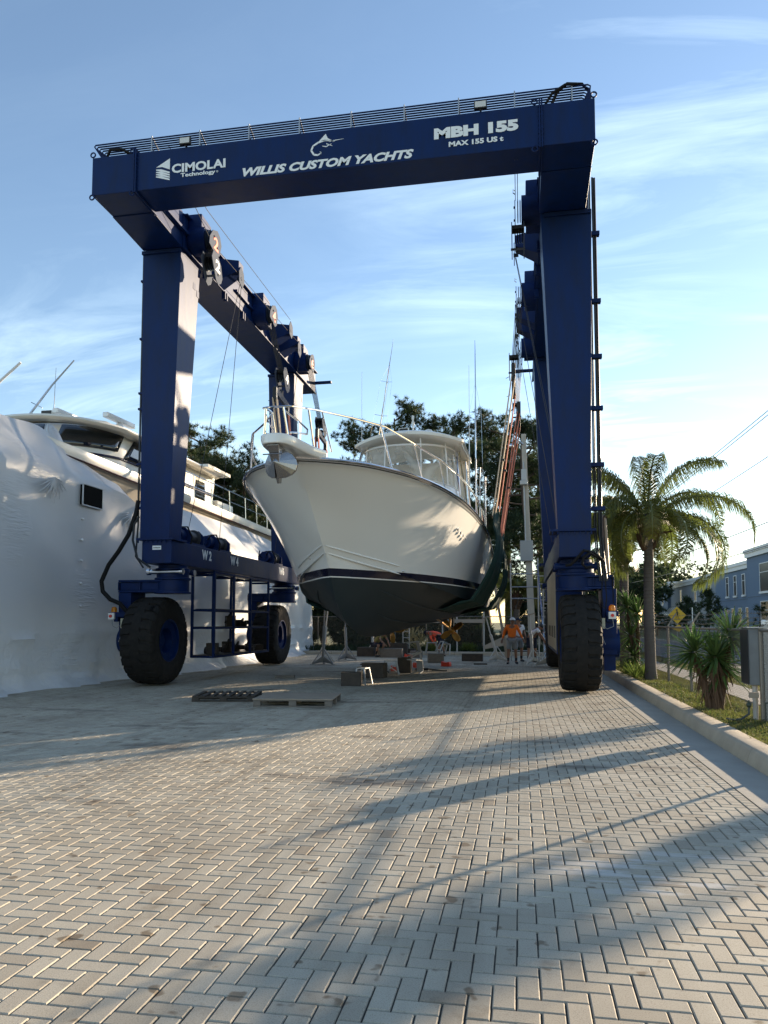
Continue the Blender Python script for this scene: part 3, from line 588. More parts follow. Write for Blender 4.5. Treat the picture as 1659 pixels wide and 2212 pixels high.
# exhaust, conduits and hoses on the right leg
MB().tube([(1.98, 17.9, 2.67), (1.93, 17.9, 4.0), (1.96, 17.9, 4.03)], [.065, .06, .075], 14).build('exhaust_stack', mat('rusty_stainless', (.22, .17, .14), .4, .8), lift, smooth=True)
mb = MB()
for k, (dx, dy, r_) in enumerate(((0, 0, .022), (.05, .03, .026), (-.06, .05, .018), (-.1, .02, .016))):
    mb.tube([(1.76+dx, 17.35+dy, 11.9), (1.77+dx, 17.35+dy, 6.3), (1.76+dx, 17.35+dy, 3.6), (1.80+dx, 17.3, 3.0), (1.84+dx, 17.2, 2.5)], r_, 8)
mb.build('conduit', BLACK, lift, smooth=True)
mb = MB()
for z in (10.5, 8.9, 7.6, 6.4, 5.1, 4.1): mb.box(1.58, 1.9, 17.3, 17.44, z, z+.09)
for z in (10.2, 8.7, 7.3, 6.9, 5.5, 4.4): mb.box(-9.38, -9.22, 17.08, 17.2, z, z+.05)
mb.build('conduit_clamp', BLUE2, lift)
MB().tube([(-9.32, 17.12, 11.0), (-9.32, 17.12, 4.0), (-9.3, 17.0, 3.2), (-9.05, 16.92, 2.92)], .022, 8).tube([(-9.36, 17.16, 11.0), (-9.36, 17.16, 4.4)], .014, 6).tube([(-9.28, 17.08, 4.2), (-9.36, 17.0, 4.0), (-9.36, 16.95, 3.6), (-9.2, 16.9, 3.15), (-8.85, 16.88, 2.92)], .03, 8).build('conduit', BLACK, lift, smooth=True)
MB().tube([(-9.32, 17.1, 4.6), (-9.34, 17.05, 4.3), (-9.50, 17.0, 3.75), (-9.75, 17.0, 3.35), (-10.02, 17.0, 3.0), (-10.2, 17.0, 2.6), (-10.16, 17.0, 2.35), (-9.98, 17.05, 2.15), (-9.75, 17.1, 2.05), (-9.62, 17.2, 1.86)], .055, 10).build('thick_hose', HOSE, lift, smooth=True)
MB().tube([(1.85, 17.3, 2.95), (1.6, 17.0, 3.12), (1.38, 16.8, 3.15), (1.2, 16.85, 2.95), (1.1, 16.9, 2.85), (1.0, 16.95, 2.84)], .035, 8).tube([(1.8, 17.3, 2.98), (1.5, 16.85, 3.1), (1.36, 16.8, 3.0), (1.34, 16.82, 2.85), (1.42, 16.85, 2.78), (1.55, 16.9, 2.8)], .03, 8).build('hydraulic_hose', HOSE, lift, smooth=True)
MB().tube([(1.78, 17.0, 4.0), (1.78, 16.9, 3.0), (1.74, 16.85, 2.2), (1.76, 16.85, 1.9), (1.81, 16.85, 1.88), (1.84, 16.85, 2.1), (1.82, 16.9, 2.6), (1.9, 16.95, 2.68), (2.0, 17.1, 2.66), (2.02, 17.2, 2.0)], .013, 6).build('cable_loop', HOSE, lift, smooth=True)
# storage rack under the left sill
rk = MB(); xa, xb = -9.05, -8.4; ys = (19.75, 21.2, 22.6, 24.3)
for y in ys:
    for x in (xa, xb): rk.bar((x, y, .60), (x, y, 3.02), .065)
    rk.bar((xa, y, 2.9), (xb, y, 2.9), .06)
for z in (.62, 1.42, 1.92, 2.98):
    for x in (xa, xb): rk.bar((x, ys[0], z), (x, ys[-1], z), .055)
    for y in (ys[0], ys[-1]): rk.bar((xa, y, z), (xb, y, z), .05)
rack = rk.build('storage_rack', BLUE2, lift)
MB().box(xa, xb, ys[0], ys[-1], .65, .67).box(xa, xb, ys[0], ys[-1]-.4, 1.45, 1.465).box(xa, xb, ys[0]+.2, ys[-1]-.3, 1.95, 1.965).build('shelf', BLACK, rack)
def clutter(seed, y0, y1, z, n, nm, lab, cat):
    r_ = random.Random(seed); t = thing(nm, lab, cat, (-8.72, (y0+y1)/2, z), 0)
    b = MB()
    for k in range(n):
        y = r_.uniform(y0, y1); x = r_.uniform(-8.95, -8.5); h = r_.uniform(.08, .34)
        if k % 3 == 0: b.cyl((x-.12, y, z+h*.6), (x+.12, y, z+h*.6), r_.uniform(.06, .14), 12)
        elif k % 3 == 1: b.obox((x, y, z+h/2), (r_.uniform(.15, .35), r_.uniform(.15, .4), h), r_.uniform(0, 1))
        else: b.tube([(x, y-.2, z+.1), (x+.05, y, z+h+.08), (x-.05, y+.2, z+.08)], .03, 8)
    b.build('casting', mat('greasy_iron', (.03, .028, .026), .5, .5, noise=((.07, .05, .035), .6), nscale=8), t, bevel=.006)
clutter(4, 20.3, 23.9, .672, 20, 'engine_block', 'greasy dark engine parts on the bottom shelf of the blue rack', 'machine parts')
clutter(9, 21.6, 23.7, 1.467, 8, 'hoist_parts', 'dark rollers and fittings on the middle shelf of the blue rack', 'machine parts')
# ================================================================ SPORT FISHING BOAT IN THE SLINGS
YAW2 = R(2.0); BX, BY = -3.82, 12.36
def BW(s, b, z): return (BX+s*math.sin(YAW2)+b*math.cos(YAW2), BY+s*math.cos(YAW2)-b*math.sin(YAW2), z)
boat = thing('sport_fishing_boat', 'big white sport fishing boat hanging bow first in the slings of the blue hoist', 'boat', (BX, BY, 2.5), -YAW2)
bs_ = smoothtab([(0, .03), (.3, .58), (.6, .95), (1.2, 1.38), (2, 1.76), (3, 2.07), (4.5, 2.37), (6, 2.54), (8, 2.64), (11, 2.6), (14.2, 2.42)])
zs_ = smoothtab([(0, 4.47), (3, 4.43), (6, 4.28), (9, 4.02), (12, 3.72), (14.2, 3.6)])
bc_ = smoothtab([(1.84, .0), (2.6, .50), (3.65, 1.08), (5.5, 1.72), (8.6, 2.24), (11, 2.32), (14.2, 2.25)])
zc_ = smoothtab([(1.84, 2.95), (2.6, 2.80), (3.65, 2.64), (5.5, 2.38), (8.6, 2.12), (11, 2.06), (14.2, 2.06)])
zk_ = smoothtab([(1.84, 2.95), (2.2, 2.6), (2.55, 2.12), (3.2, 1.70), (4.16, 1.40), (4.94, 1.27), (6, 1.23), (9, 1.33), (14.2, 1.52)])
stem_s = smoothtab([(2.95, 1.84), (3.3, 1.42), (3.8, .86), (4.2, .36), (4.47, 0)])
SL = 14.2; NU = 44; NT = 14
US = [(k/NU)**1.35 for k in range(NU+1)]
def topside(t, u):
    zst = 2.95+(4.47-2.95)*t; s0 = stem_s(zst); s = s0+(SL-s0)*u
    d = s-s0; dl = (SL-s0)/SL; sc0 = 1.84+(SL-1.84)*u; ss = SL*u     # every level starts from its own stem point
    bc = bc_(sc0); bs = bs_(ss); p = interp([(0, 1.45), (3, 1.5), (6, 1.25), (10, 1.05), (14.2, 1)], s)
    b = bc+(bs-bc)*t**p
    zc, zs = zc_(sc0), zs_(ss)
    return s, (b if u > 0 else 0.0), zc+(zs-zc)*t
def bottom(r_, u):
    s = 1.84+(SL-1.84)*u; zk, zc, bc = zk_(s), zc_(s), bc_(s)-.06*min(1, (s-1.84)/1.5)
    b = bc*r_; z = zk+(zc-zk)*(r_**1.06)
    return s, (b if u > 0 else 0), z-.01*math.sin(math.pi*r_)
def hull_material():
    m = bpy.data.materials.new('hull_paint_with_bands'); m.use_nodes = True; t = m.node_tree; n = t.nodes; l = t.links; p = n['Principled BSDF']
    co = n.new('ShaderNodeTexCoord'); sp = n.new('ShaderNodeSeparateXYZ'); l.new(co.outputs['Object'], sp.inputs[0])
    mr = n.new('ShaderNodeMapRange'); mr.inputs[1].default_value = 2.0; mr.inputs[2].default_value = 3.0; l.new(sp.outputs[2], mr.inputs[0])
    r_ = n.new('ShaderNodeValToRGB'); r_.color_ramp.interpolation = 'CONSTANT'; e = r_.color_ramp.elements
    e[0].position = 0; e[0].color = (.014, .024, .028, 1); e[1].position = .49; e[1].color = (.8, .79, .77, 1)
    a = e.new(.515); a.color = (.012, .012, .03, 1); a = e.new(.665); a.color = (.80, .79, .765, 1)
    l.new(mr.outputs[0], r_.inputs[0]); l.new(r_.outputs[0], p.inputs['Base Color'])
    q = n.new('ShaderNodeValToRGB'); q.color_ramp.interpolation = 'CONSTANT'; q.color_ramp.elements[0].color = (.55,)*3+(1,); q.color_ramp.elements[1].position = .49; q.color_ramp.elements[1].color = (.13,)*3+(1,)
    l.new(mr.outputs[0], q.inputs[0]); l.new(q.outputs[0], p.inputs['Roughness']); p.inputs['Coat Weight'].default_value = .0
    return m
mb = MB()
for sg in (1, -1):
    mb.grid([[BW(*(lambda q: (q[0], sg*q[1], q[2]))(topside(j/NT, u))) for u in US] for j in range(NT+1)])
    mb.grid([[BW(*(lambda q: (q[0], sg*q[1], q[2]))(bottom(j/8, u))) for u in US] for j in range(9)])
    mb.grid([[BW(s_, sg*b_, z_) for s_, b_, z_ in [bottom(1, u) for u in US]], [BW(*(lambda q: (q[0], sg*q[1], q[2]))(topside(0, u))) for u in US]])
# transom
e1 = [bottom(j/8, 1) for j in range(9)]+[topside(j/NT, 1) for j in range(NT+1)]
mb.add([BW(s, b, z) for s, b, z in e1]+[BW(s, -b, z) for s, b, z in e1[::-1]], [tuple(range(2*len(e1)))])
hull = mb.build('hull', hull_material(), boat, smooth=True)
# keel line, spray strakes, knuckle
mb = MB()
for sg in (1, -1):
    for r0, a, b2 in ((.38, .20, .97), (.70, .14, .97)):
        pts = []
        for k in range(26):
            u = a+(b2-a)*k/25; s, bb, z = bottom(r0, u); pts.append(BW(s, sg*bb, z-.012))
        mb.tube(pts, [.004]+[.028]*24+[.004], 4)
mb.build('strake', BOTTOM, hull)
mb = MB()
for sg in (1, -1):
    for t0, off in ((.0, .012), (.09, .008)):
        pts = []
        for k in range(20):
            u = .004+.15*k/19; s, bb, z = topside(t0, u); pts.append(BW(s, sg*(bb+off), z))
        mb.tube(pts, [.006]+[.016]*18+[.003], 6)
mb.build('spray_rail', GEL, hull, smooth=True)
mb = MB()
for sg in (1, -1): mb.tube([BW(s, sg*(b+.02), z-.03) for s, b, z in [topside(1, u) for u in US]], .024, 8)
mb.build('rub_rail', CHROME, hull, smooth=True)
mb = MB()
for sg in (1, -1): mb.tube([BW(s, sg*(b+.012), z-.085) for s, b, z in [topside(1, u) for u in US]], .011, 6)
mb.build('rub_rail_insert', BLACK, hull, smooth=True)
# deck with camber, toe rail
mb = MB(); rows = []
for u in US:
    s, b, z = topside(1, u); rows.append([BW(s, b*q/5, z+.0+.10*(1-(q/5)**2)*min(1, b)) for q in range(-5, 6)])
mb.grid(rows); mb.build('deck', CREAM, boat, smooth=True)
# exhaust vents and numbers on the topside
mb = MB()
for k in range(4):
    s, b, z = topside(.70, .335+.016*k); mb.obox(BW(s, b+.03, z-.03*k), (.035, .07, .07), -YAW2, (R(20), 0))
mb.build('hull_vent', CHROME, hull, bevel=.01)
mb = MB()
for sg, u, t in ((1, .16, .02), (-1, .06, .03)):
    s, b, z = topside(t, u); mb.sph(BW(s, sg*(b+.02), z+.05), .03, 8, 6)
mb.build('drain_fitting', CHROME, hull, smooth=True)
# anchor pulpit
pw = [(-1.12, .05), (-1.09, .15), (-1.0, .23), (-.82, .28), (-.5, .32), (-.2, .36), (.05, .42), (.28, .50)]
def pul(z, k=1): return [BW(s, b*k, z+.06*(s+1.5)*.0) for s, b in pw]+[BW(s, -b*k, z) for s, b in pw[::-1]]
a, b, c = pul(4.44, .9), pul(4.50), pul(4.60)
mb = MB(); n_ = len(a)
mb.add(a+b+c, [tuple(range(n_))[::-1], tuple(range(2*n_, 3*n_))]+[(o+i, o+(i+1) % n_, o+n_+(i+1) % n_, o+n_+i) for o in (0, n_) for i in range(n_)])
pulpit = mb.build('pulpit', GEL, boat, smooth=True, bevel=.015)
# polished plough anchor under the pulpit
BW_ = BW
def BW(s, b, z): return BW_(s+(.40 if s < -.05 else 0), b, z)
an = MB(); rim = [(R(90-22.5*k)) for k in range(9)]
for sg in (1, -1):      # two rounded flukes meeting on a ridge
    ridge = [(-1.38-.0*k, 0, 4.40-.16*k) for k in range(4)]
    fan = [BW(-1.42, 0, 4.16)]+[BW(-1.28+.20*math.cos(a)*1.0, sg*(.02+.26*math.cos(a)), 4.16+.24*math.sin(a)) for a in rim]
    back = [(v[0], v[1]+.05, v[2]) for v in fan]
    an.add(fan+back, [(0, i, i+1) for i in range(1, 9)]+[(10, 10+i+1, 10+i) for i in range(1, 9)]+[(i, i+1, i+11, i+10) for i in range(1, 9)])
an.tube([BW(-1.2, 0, 4.12), BW(-.8, 0, 4.30), BW(-.1, 0, 4.42)], .035, 8)
an.tube([BW(-1.46, -.17, 4.27), BW(-1.46, .17, 4.27)], .012, 6)
an.hexa([BW(-1.2, -.02, 3.84), BW(-1.2, .02, 3.84), BW(-1.1, .02, 3.86), BW(-1.1, -.02, 3.86), BW(-1.47, -.10, 4.42), BW(-1.47, .10, 4.42), BW(-1.1, .08, 4.42), BW(-1.1, -.08, 4.42)])
an.build('anchor', mat('dull_anchor_steel', (.34, .33, .33), .24, .9, noise=((.2, .19, .19), .6), nscale=5), boat, bevel=.006)
# bow rail
def top(s, sg, h, inb): return BW(s, sg*(bs_(max(s, 0))-inb), zs_(max(s, 0))+h)
ra = MB()
H = smoothtab([(-1.4, .95), (0, .93), (1.2, .80), (2.2, .66), (4, .62), (7, .60), (10, .55)])
railS = [.35, 1.0, 1.8, 2.6, 3.6, 4.8, 6.0, 7.2, 8.4, 9.6]
BW0 = BW_
loop = [BW(-1.38, .22, 5.42), BW(-1.44, 0, 5.43), BW(-1.38, -.22, 5.42)]
for sg in (1, -1):
    pts = [BW(-1.44, 0, 5.04), BW(-1.40, sg*.14, 5.05), BW(-1.25, sg*.25, 5.09), BW(-.8, sg*.32, 5.18), BW(.0, sg*.42, 5.25), top(.7, sg, .82, .22)]+[top(s, sg, H(s), .12) for s in (1.3, 2.0, 2.8, 3.6, 4.8, 6.0, 7.2, 8.4, 9.4)]+[top(9.9, sg, .25, .12), top(10.0, sg, .03, .12)]
    ra.tube(pts, .019, 8)
    for s, ds in ((1.2, .25), (2.2, .3), (3.4, .3), (4.6, .3), (5.8, .3), (7.0, .3), (8.2, .3)): ra.tube([top(s, sg, H(s), .12), top(s+ds, sg, .02, .10)], .016, 8)
    ra.tube([BW(-1.40, sg*.15, 5.04), BW(-1.32, sg*.20, 4.60)], .019, 8); ra.tube([BW(-.65, sg*.33, 5.19), BW(-.35, sg*.33, 4.60)], .018, 8); ra.tube([BW(.1, sg*.46, 5.26), BW(.4, sg*.55, 4.60)], .018, 8)
    ra.tube([BW(-1.38, sg*.17, 4.98), BW(-1.0, sg*.26, 4.92), BW(-.62, sg*.30, 4.86), BW(-.55, sg*.27, 4.80), BW(-.9, sg*.22, 4.74), BW(-1.25, sg*.20, 4.66)], .016, 8); ra.tube([BW(-1.0, sg*.26, 4.92), BW(-.98, sg*.27, 4.60)], .016, 8)
ra.build('bow_rail', CHROME, boat, smooth=True)
BW = BW_
mb = MB(); mb.obox(BW(1.3, .1, 4.62), (.35, .5, .12), -YAW2); mb.cyl(BW(1.2, .15, 4.6), BW(1.2, .15, 4.78), .08, 12); mb.cyl(BW(2.9, .5, 4.55), BW(2.9, .5, 4.68), .22, 16)
mb.build('windlass', CHROME, boat, bevel=.01)
# cabin trunk rising aft into the cockpit coaming
def trunk(s, q):      # q -1..1 across
    w_ = interp([(4.6, .5), (6, 1.35), (8, 1.72), (10, 1.85), (13, 1.9)], s); h = interp([(4.6, .02), (6, .35), (7.5, .75), (9, 1.35), (9.9, 1.72), (10.4, 1.62)], s)
    return BW(s, w_*q, zs_(s)+.02+h*(1-abs(q)**3.2)**.55)
mb = MB(); Q = [math.sin(R(-90+180*k/24)) for k in range(25)]
mb.grid([[trunk(s, q) for q in Q] for s in [4.6+.2*k for k in range(30)]]); mb.grid([[trunk(10.4, q) for q in Q], [BW(10.4, 1.85*q, zs_(10.4)) for q in Q]])
tr = mb.build('cabin_trunk', GEL, boat, smooth=True)
# clear enclosure on a curved coaming, frame posts, hard top
TOPZ = 7.28
def enc(a, z, grow=0):    # a = angle -100..100 deg around the front, 0 = dead ahead
    w_ = 1.52+grow; lx = 1.5+grow; s = 11.35-lx*math.cos(R(a))**.8 if abs(a) < 90 else 11.35+lx*1.2*(abs(a)-90)/40
    return BW(s, w_*(math.sin(R(a)) if abs(a) < 90 else math.copysign(1, a)), z)
def encz(a): return 5.86-.22*(1-math.cos(R(min(90, abs(a)))))
A = [-130+10*k for k in range(27)]
CLEAR = bpy.data.materials.new('clear_vinyl'); CLEAR.use_nodes = True
_n = CLEAR.node_tree.nodes; _l = CLEAR.node_tree.links; _p = _n['Principled BSDF']; _p.inputs['Base Color'].default_value = (.75, .72, .64, 1); _p.inputs['Roughness'].default_value = .12
_t = _n.new('ShaderNodeBsdfTransparent'); _m = _n.new('ShaderNodeMixShader'); _f = _n.new('ShaderNodeTexNoise'); _f.inputs['Scale'].default_value = 1.4; _f.inputs['Detail'].default_value = 6; _f.inputs['Distortion'].default_value = 1.2
_tc = _n.new('ShaderNodeTexCoord'); _l.new(_tc.outputs['Object'], _f.inputs[0]); _l.new(ramp(_n, _l, _f.outputs[0], [(.42, (.24,)*3), (.70, (.62,)*3)]), _m.inputs[0])
_l.new(_t.outputs[0], _m.inputs[1]); _l.new(_p.outputs[0], _m.inputs[2]); _l.new(_m.outputs[0], _n['Material Output'].inputs[0])
_b = _n.new('ShaderNodeBump'); _b.inputs['Distance'].default_value = .02; _l.new(_f.outputs[0], _b.inputs['Height']); _l.new(_b.outputs[0], _p.inputs['Normal'])
coam = MB(); coam.grid([[enc(a, zs_(11)-.1, .22) for a in A], [enc(a, encz(a)-.5, .16) for a in A], [enc(a, encz(a)-.02, .08) for a in A], [enc(a, encz(a)+.03, .0) for a in A], [enc(a, encz(a)+.0, -.06) for a in A]])
coam.build('coaming', GEL, boat, smooth=True)
vin = MB().grid([[enc(a, encz(a)+.02+(TOPZ-.28-encz(a))*j/5, .02-.02*j) for a in A] for j in range(6)]).build('clear_enclosure', CLEAR, boat, smooth=True, solid=0)
mb = MB()
for a in (-130, -90, -58, -22, 22, 58, 90, 130): mb.tube([enc(a, encz(a), .03), enc(a, TOPZ-.1, -.07)], .022, 8)
for dz in (.02,): mb.tube([enc(a, encz(a)+.03, .03) for a in A], .02, 6)
mb.tube([enc(a, TOPZ-.30, -.06) for a in A], .03, 6)
mb.build('enclosure_frame', GEL, boat, smooth=True)
ht = MB()
def roof(s, q, z): return BW(s, 1.86*q, z)
oa = [(-1+.1*k) for k in range(21)]
def ol(q, z, g=0):  # roof outline front edge
    return BW(9.75+.55*abs(q)**2.6-g, .12+(1.68+g)*q, z-.22*q*q)
rows = [[ol(q, TOPZ-.05, -.05) for q in oa], [ol(q, TOPZ-.02, .03) for q in oa], [ol(q, TOPZ+.06, .03) for q in oa], [ol(q, TOPZ+.10, -.05) for q in oa], [BW(11, .12+1.65*q, TOPZ+.17-.24*q*q) for q in oa], [BW(13.4, .12+1.63*q, TOPZ+.10-.22*q*q) for q in oa], [BW(13.45, .12+1.63*q, TOPZ+.0-.22*q*q) for q in oa], [BW(11, .12+1.63*q, TOPZ-.04-.22*q*q) for q in oa], [ol(q, TOPZ-.05, -.05) for q in oa]]
ht.grid(rows); top_ = ht.build('hard_top', CREAM, boat, smooth=True, solid=.02)
MB().obox(BW(9.72, .02, TOPZ+.02), (.34, .10, .07), -YAW2).build('light_fitting', GEL, top_, bevel=.02)
# soft inner lining hanging at the back
MB().grid([[BW(13.2, 1.7*q, z) for q in oa] for z in (4.0, 5.2, 6.3, TOPZ-.2)]).build('rear_curtain', CREAM, boat, smooth=True)
for sg in (1, -1):
    for (s0, s1) in ((10.4, 10.9), (12.3, 11.7)): MB().tube([BW(s0, sg*1.75, 4.1), BW(s0+.0, sg*1.65, 5.9), BW(s1, sg*1.5, TOPZ-.15)], .03, 8).build('top_leg', CHROME, boat, smooth=True)
    MB().tube([BW(12.9, sg*1.75, 4.0), BW(12.9, sg*1.6, TOPZ-.15)], .03, 8).build('top_leg', CHROME, boat, smooth=True)
MB().obox(BW(11.7, 0, 5.1), (1.5, .7, 1.3), -YAW2).obox(BW(11.6, 0, 5.85), (1.3, .5, .2), -YAW2).build('helm_console', CREAM, boat, bevel=.08)
# mast light, flood lamp, dome
MB().cyl(BW(10.9, .15, TOPZ+.1), BW(10.9, .15, TOPZ+.75), .028, 10).cyl(BW(10.9, .15, TOPZ+.55), BW(10.9, .15, TOPZ+.66), .045, 12).cyl(BW(10.9, .15, TOPZ+.74), BW(10.9, .15, TOPZ+.86), .04, 12).build('mast_light', GEL, boat, smooth=True)
fl_ = MB().obox(BW(10.15, .0, TOPZ+.20), (.32, .1, .14), -YAW2).build('roof_floodlight', CREAM, boat, bevel=.01)
MB().obox(BW(10.08, .0, TOPZ+.20), (.26, .01, .09), -YAW2).build('lens', BLACK, fl_)
MB().lathe([(.10, 0), (.15, .05), (.15, .10), (.1, .17), (.03, .19)], BW(10.6, .7, TOPZ+.12), 'z', 20).build('satellite_dome', GEL, boat, smooth=True)
# outriggers: aluminium poles with spreaders, whip aerials
def outrigger(base, tip, name='outrigger', spread=3, r=.022):
    b0 = Vector(base); t0 = Vector(tip); m = MB().tube([b0, b0+(t0-b0)*.5, t0], [r, r*.8, r*.4], 8); d = (t0-b0).normalized()
    a = d.cross(Vector((0, 1, 0))).normalized(); b = d.cross(a); L_ = (t0-b0).length
    tips = []
    for k in range(spread):
        c = b0+d*(L_*(.12+.27*k)); w_ = .30-.04*k
        for v in (a+b*.5, a*-1+b*.5, b*-1): e = c+v.normalized()*w_; m.tube([c, e], .007, 5); tips.append((k, e))
    for v in range(3):
        pts = [b0+d*.1]+[tips[k*3+v][1] for k in range(spread)]+[b0+d*L_*.8]
        m.tube(pts, .0035, 4)
    return m.build(name, CHROME, boat, smooth=True)
outrigger(BW(12.6, -1.5, 7.0), BW(12.2, -.75, 11.2))
outrigger(BW(12.9, 1.95, 3.8), BW(12.9, 1.95, 11.2), spread=3, r=.035)
mb = MB(); mb.cyl(BW(11.8, -1.75, 5.2), BW(11.8, -1.75, 10.0), .014, 6, .005); mb.build('whip_aerial', GEL, boat)
mb = MB(); mb.cyl(BW(12.5, 1.78, 4.2), BW(12.5, 1.78, 10.2), .022, 6, .006); mb.build('whip_aerial', GEL, boat)
mb = MB(); mb.tube([BW(13.6, 2.2, 3.7), BW(13.6, 2.2, 6.6)], .03, 8); mb.tube([BW(13.4, 2.0, 3.7), BW(13.4, 2.05, 6.9)], .02, 8); mb.build('rod_rack', CHROME, boat, smooth=True)
# running gear: shafts, brackets, rudders, four-blade propellers
for sg in (1, -1):
    bx = 1.04*sg; hub = BW(13.35, bx, 1.30)
    gear = MB().cyl(BW(9.5, bx, 1.72), BW(13.2, bx, 1.32), .035, 10).hexa([BW(12.8, bx-.02, 1.35), BW(12.8, bx+.02, 1.35), BW(13.05, bx+.02, 1.35), BW(13.05, bx-.02, 1.35), BW(12.75, bx-.02, 1.95), BW(12.75, bx+.02, 1.95), BW(13.1, bx+.02, 1.95), BW(13.1, bx-.02, 1.95)]).build('propeller_shaft', BRONZE, boat, smooth=True)
    MB().hexa([BW(13.62, bx-.03, 1.0), BW(13.62, bx+.03, 1.0), BW(14.0, bx+.01, 1.0), BW(14.0, bx-.01, 1.0), BW(13.6, bx-.03, 1.85), BW(13.6, bx+.03, 1.85), BW(14.05, bx+.01, 1.85), BW(14.05, bx-.01, 1.85)]).build('rudder', BOTTOM, boat, bevel=.01)
    pm = MB().lathe([(.03, -.13), (.08, -.1), (.10, 0), (.08, .12), (.03, .18)], hub, 'y', 20)
    for k in range(4):
        t0 = R(90*k+20+sg*15); rows = []
        for i in range(7):
            rr = .08+.36*i/6; ch = .16*math.sin(math.pi*min(1, .18+.75*i/6))**.7+.02; pa = R(58-30*i/6)
            row = []
            for j in range(7):
                q = (j/6-.5)*2*ch; lat = q*math.cos(pa)*1.0; ax = q*math.sin(pa)*.7*sg
                th = t0+lat/rr*.78; row.append((hub[0]+rr*math.cos(th), hub[1]+ax, hub[2]+rr*math.sin(th)))
            rows.append(row)
        pm.grid(rows)
    pm.build('propeller', BRONZE, boat, smooth=True, solid=.014)
# ================================================================ SLINGS
def strap(mb, p, q, w_=.10, t=.012, sag=0, n=8):
    p = Vector(p); q = Vector(q); d = (q-p).normalized(); y = Vector((0, 1, 0)); a = (y-d*y.dot(d)).normalized()*w_/2; b = d.cross(a).normalized()*t/2
    rows = []
    for k in range(n+1):
        c = p.lerp(q, k/n)+Vector((0, 0, -sag*math.sin(math.pi*k/n))); rows.append([c-a-b, c+a-b, c+a+b, c-a+b])
    mb.grid(rows, close=True)
def hullside(Y, t, sg):
    s = Y-BY; s_, b, z = topside(t, max(0, (s-stem_s(2.95+1.52*t))/(SL-stem_s(2.95+1.52*t)))); return Vector(BW(s_, sg*b, z))
def sling(Ys, hookR, hookL, zhR, zhL, label, cream=False):
    root = thing('lifting_sling', label, 'sling', (-3.6, Ys, 2.0), 0, 'slings carrying the white boat')
    for sg, hx, zh, hy in ((1, hookR[0], zhR, hookR[1]), (-1, hookL[0], zhL, hookL[1])):
        # spreader bar with end shackles
        hw = .62
        sp = MB().hexa([(hx-.05, hy-hw, zh-.34), (hx+.05, hy-hw, zh-.34), (hx+.05, hy+hw, zh-.50), (hx-.05, hy+hw, zh-.50), (hx-.05, hy-hw, zh-.10), (hx+.05, hy-hw, zh-.10), (hx+.05, hy+hw, zh-.30), (hx-.05, hy+hw, zh-.30)]).hexa([(hx-.04, hy-.1, zh-.34), (hx+.04, hy-.1, zh-.34), (hx+.04, hy+.12, zh-.34), (hx-.04, hy+.12, zh-.34), (hx-.04, hy-.06, zh-.04), (hx+.04, hy-.06, zh-.04), (hx+.04, hy+.1, zh-.04), (hx-.04, hy+.1, zh-.04)]).build('spreader_bar', GREYPLATE if sg < 0 else BLACK, root, bevel=.01)
        for e, zz in ((-1, zh-.22), (1, zh-.40)):
            yy = hy+e*hw; mbk = MB(); mbk.box(hx-.06, hx+.06, yy-.07, yy+.07, zz-.42, zz+.06); mbk.tube([(hx-.1, yy-.02, zz-.3), (hx-.22, yy-.02, zz-.36)], .01, 5); mbk.build('shackle', BLACK, sp, bevel=.02)
            top_edge = hullside(Ys+e*.38, .97, sg); end = top_edge+Vector((sg*.26, 0, .30))
            m1 = MB()
            for q in (-.05, .05): strap(m1, (hx+q, yy+q*.6, zz-.3), end+Vector((q*.6, q, 0)), .13, .03)
            m1.build('webbing_strap', CREAM_STRAP if (cream and e < 0) else ORANGE_STRAP, root)
            kt = MB(); c = Vector((hx, yy, zz-.3)).lerp(end, .62); kt.obox(c, (.17, .14, .05), 0); kt.tube([c, c+Vector((-.12, -.02, .04))], .012, 5); kt.build('strap_tie', BLACK, root)
    # green canvas sleeves round the topsides and under the bottom
    for sg in (1, -1):
        cv = MB(); rows = []; nrow = 34; ncol = 26
        for k in range(nrow+1):
            v = k/nrow
            row = []
            for c in range(ncol+1):
                wdt = .80*(1+.45*math.sin(math.pi*min(1, v*.8))**1.2) if v > .05 else .5
                Y = Ys+(c/ncol-.5)*wdt*1.5-(.40*max(0, v-.15) if sg > 0 else -.5)
                pl = .12*(abs(math.sin(c*math.pi*4/ncol+v*1.2))**.7)*(1-.2*v)+.02*math.sin(c*2.3+v*9)
                if v < .18:
                    q = v/.18; te = hullside(Y, .98, sg); p = te+Vector((sg*(.20-.0*q), (Ys-te.y)*(1-q)*.45, .55*(1-q))); nrm = Vector((sg, 0, .1))
                elif v < .62:
                    q = (v-.18)/.44; p = hullside(Y, .98*(1-q), sg); nrm = Vector((sg, 0, -.25))
                    p += nrm*((.16-.08*q+.28*math.sin(math.pi*min(1, .12+q*.8))) if sg > 0 else .03)
                else:
                    q = (v-.62)/.38; s_, b, z = bottom(1-.26*q, (Y-BY-1.84)/(SL-1.84)); p = Vector(BW(s_, sg*b, z)); nrm = Vector((sg*.35, 0, -.94))
                    pl *= (1-q*.75)
                p = p+nrm.normalized()*(.03+pl); row.append(tuple(p))
            rows.append(row)
        cv.grid(rows); cv.build('canvas_sleeve', GREEN, root, smooth=True, solid=.012)
    return root
sling(20.5, (-.12, 22.65), (-7.55, 22.9), 9.35, 9.15, 'forward sling of salmon webbing and green canvas sleeves around the hull middle', True)
sling(23.6, (.02, 27.0), (-7.5, 27.7), 9.45, 9.05, 'after sling of salmon webbing with green canvas hanging behind the forward sling')
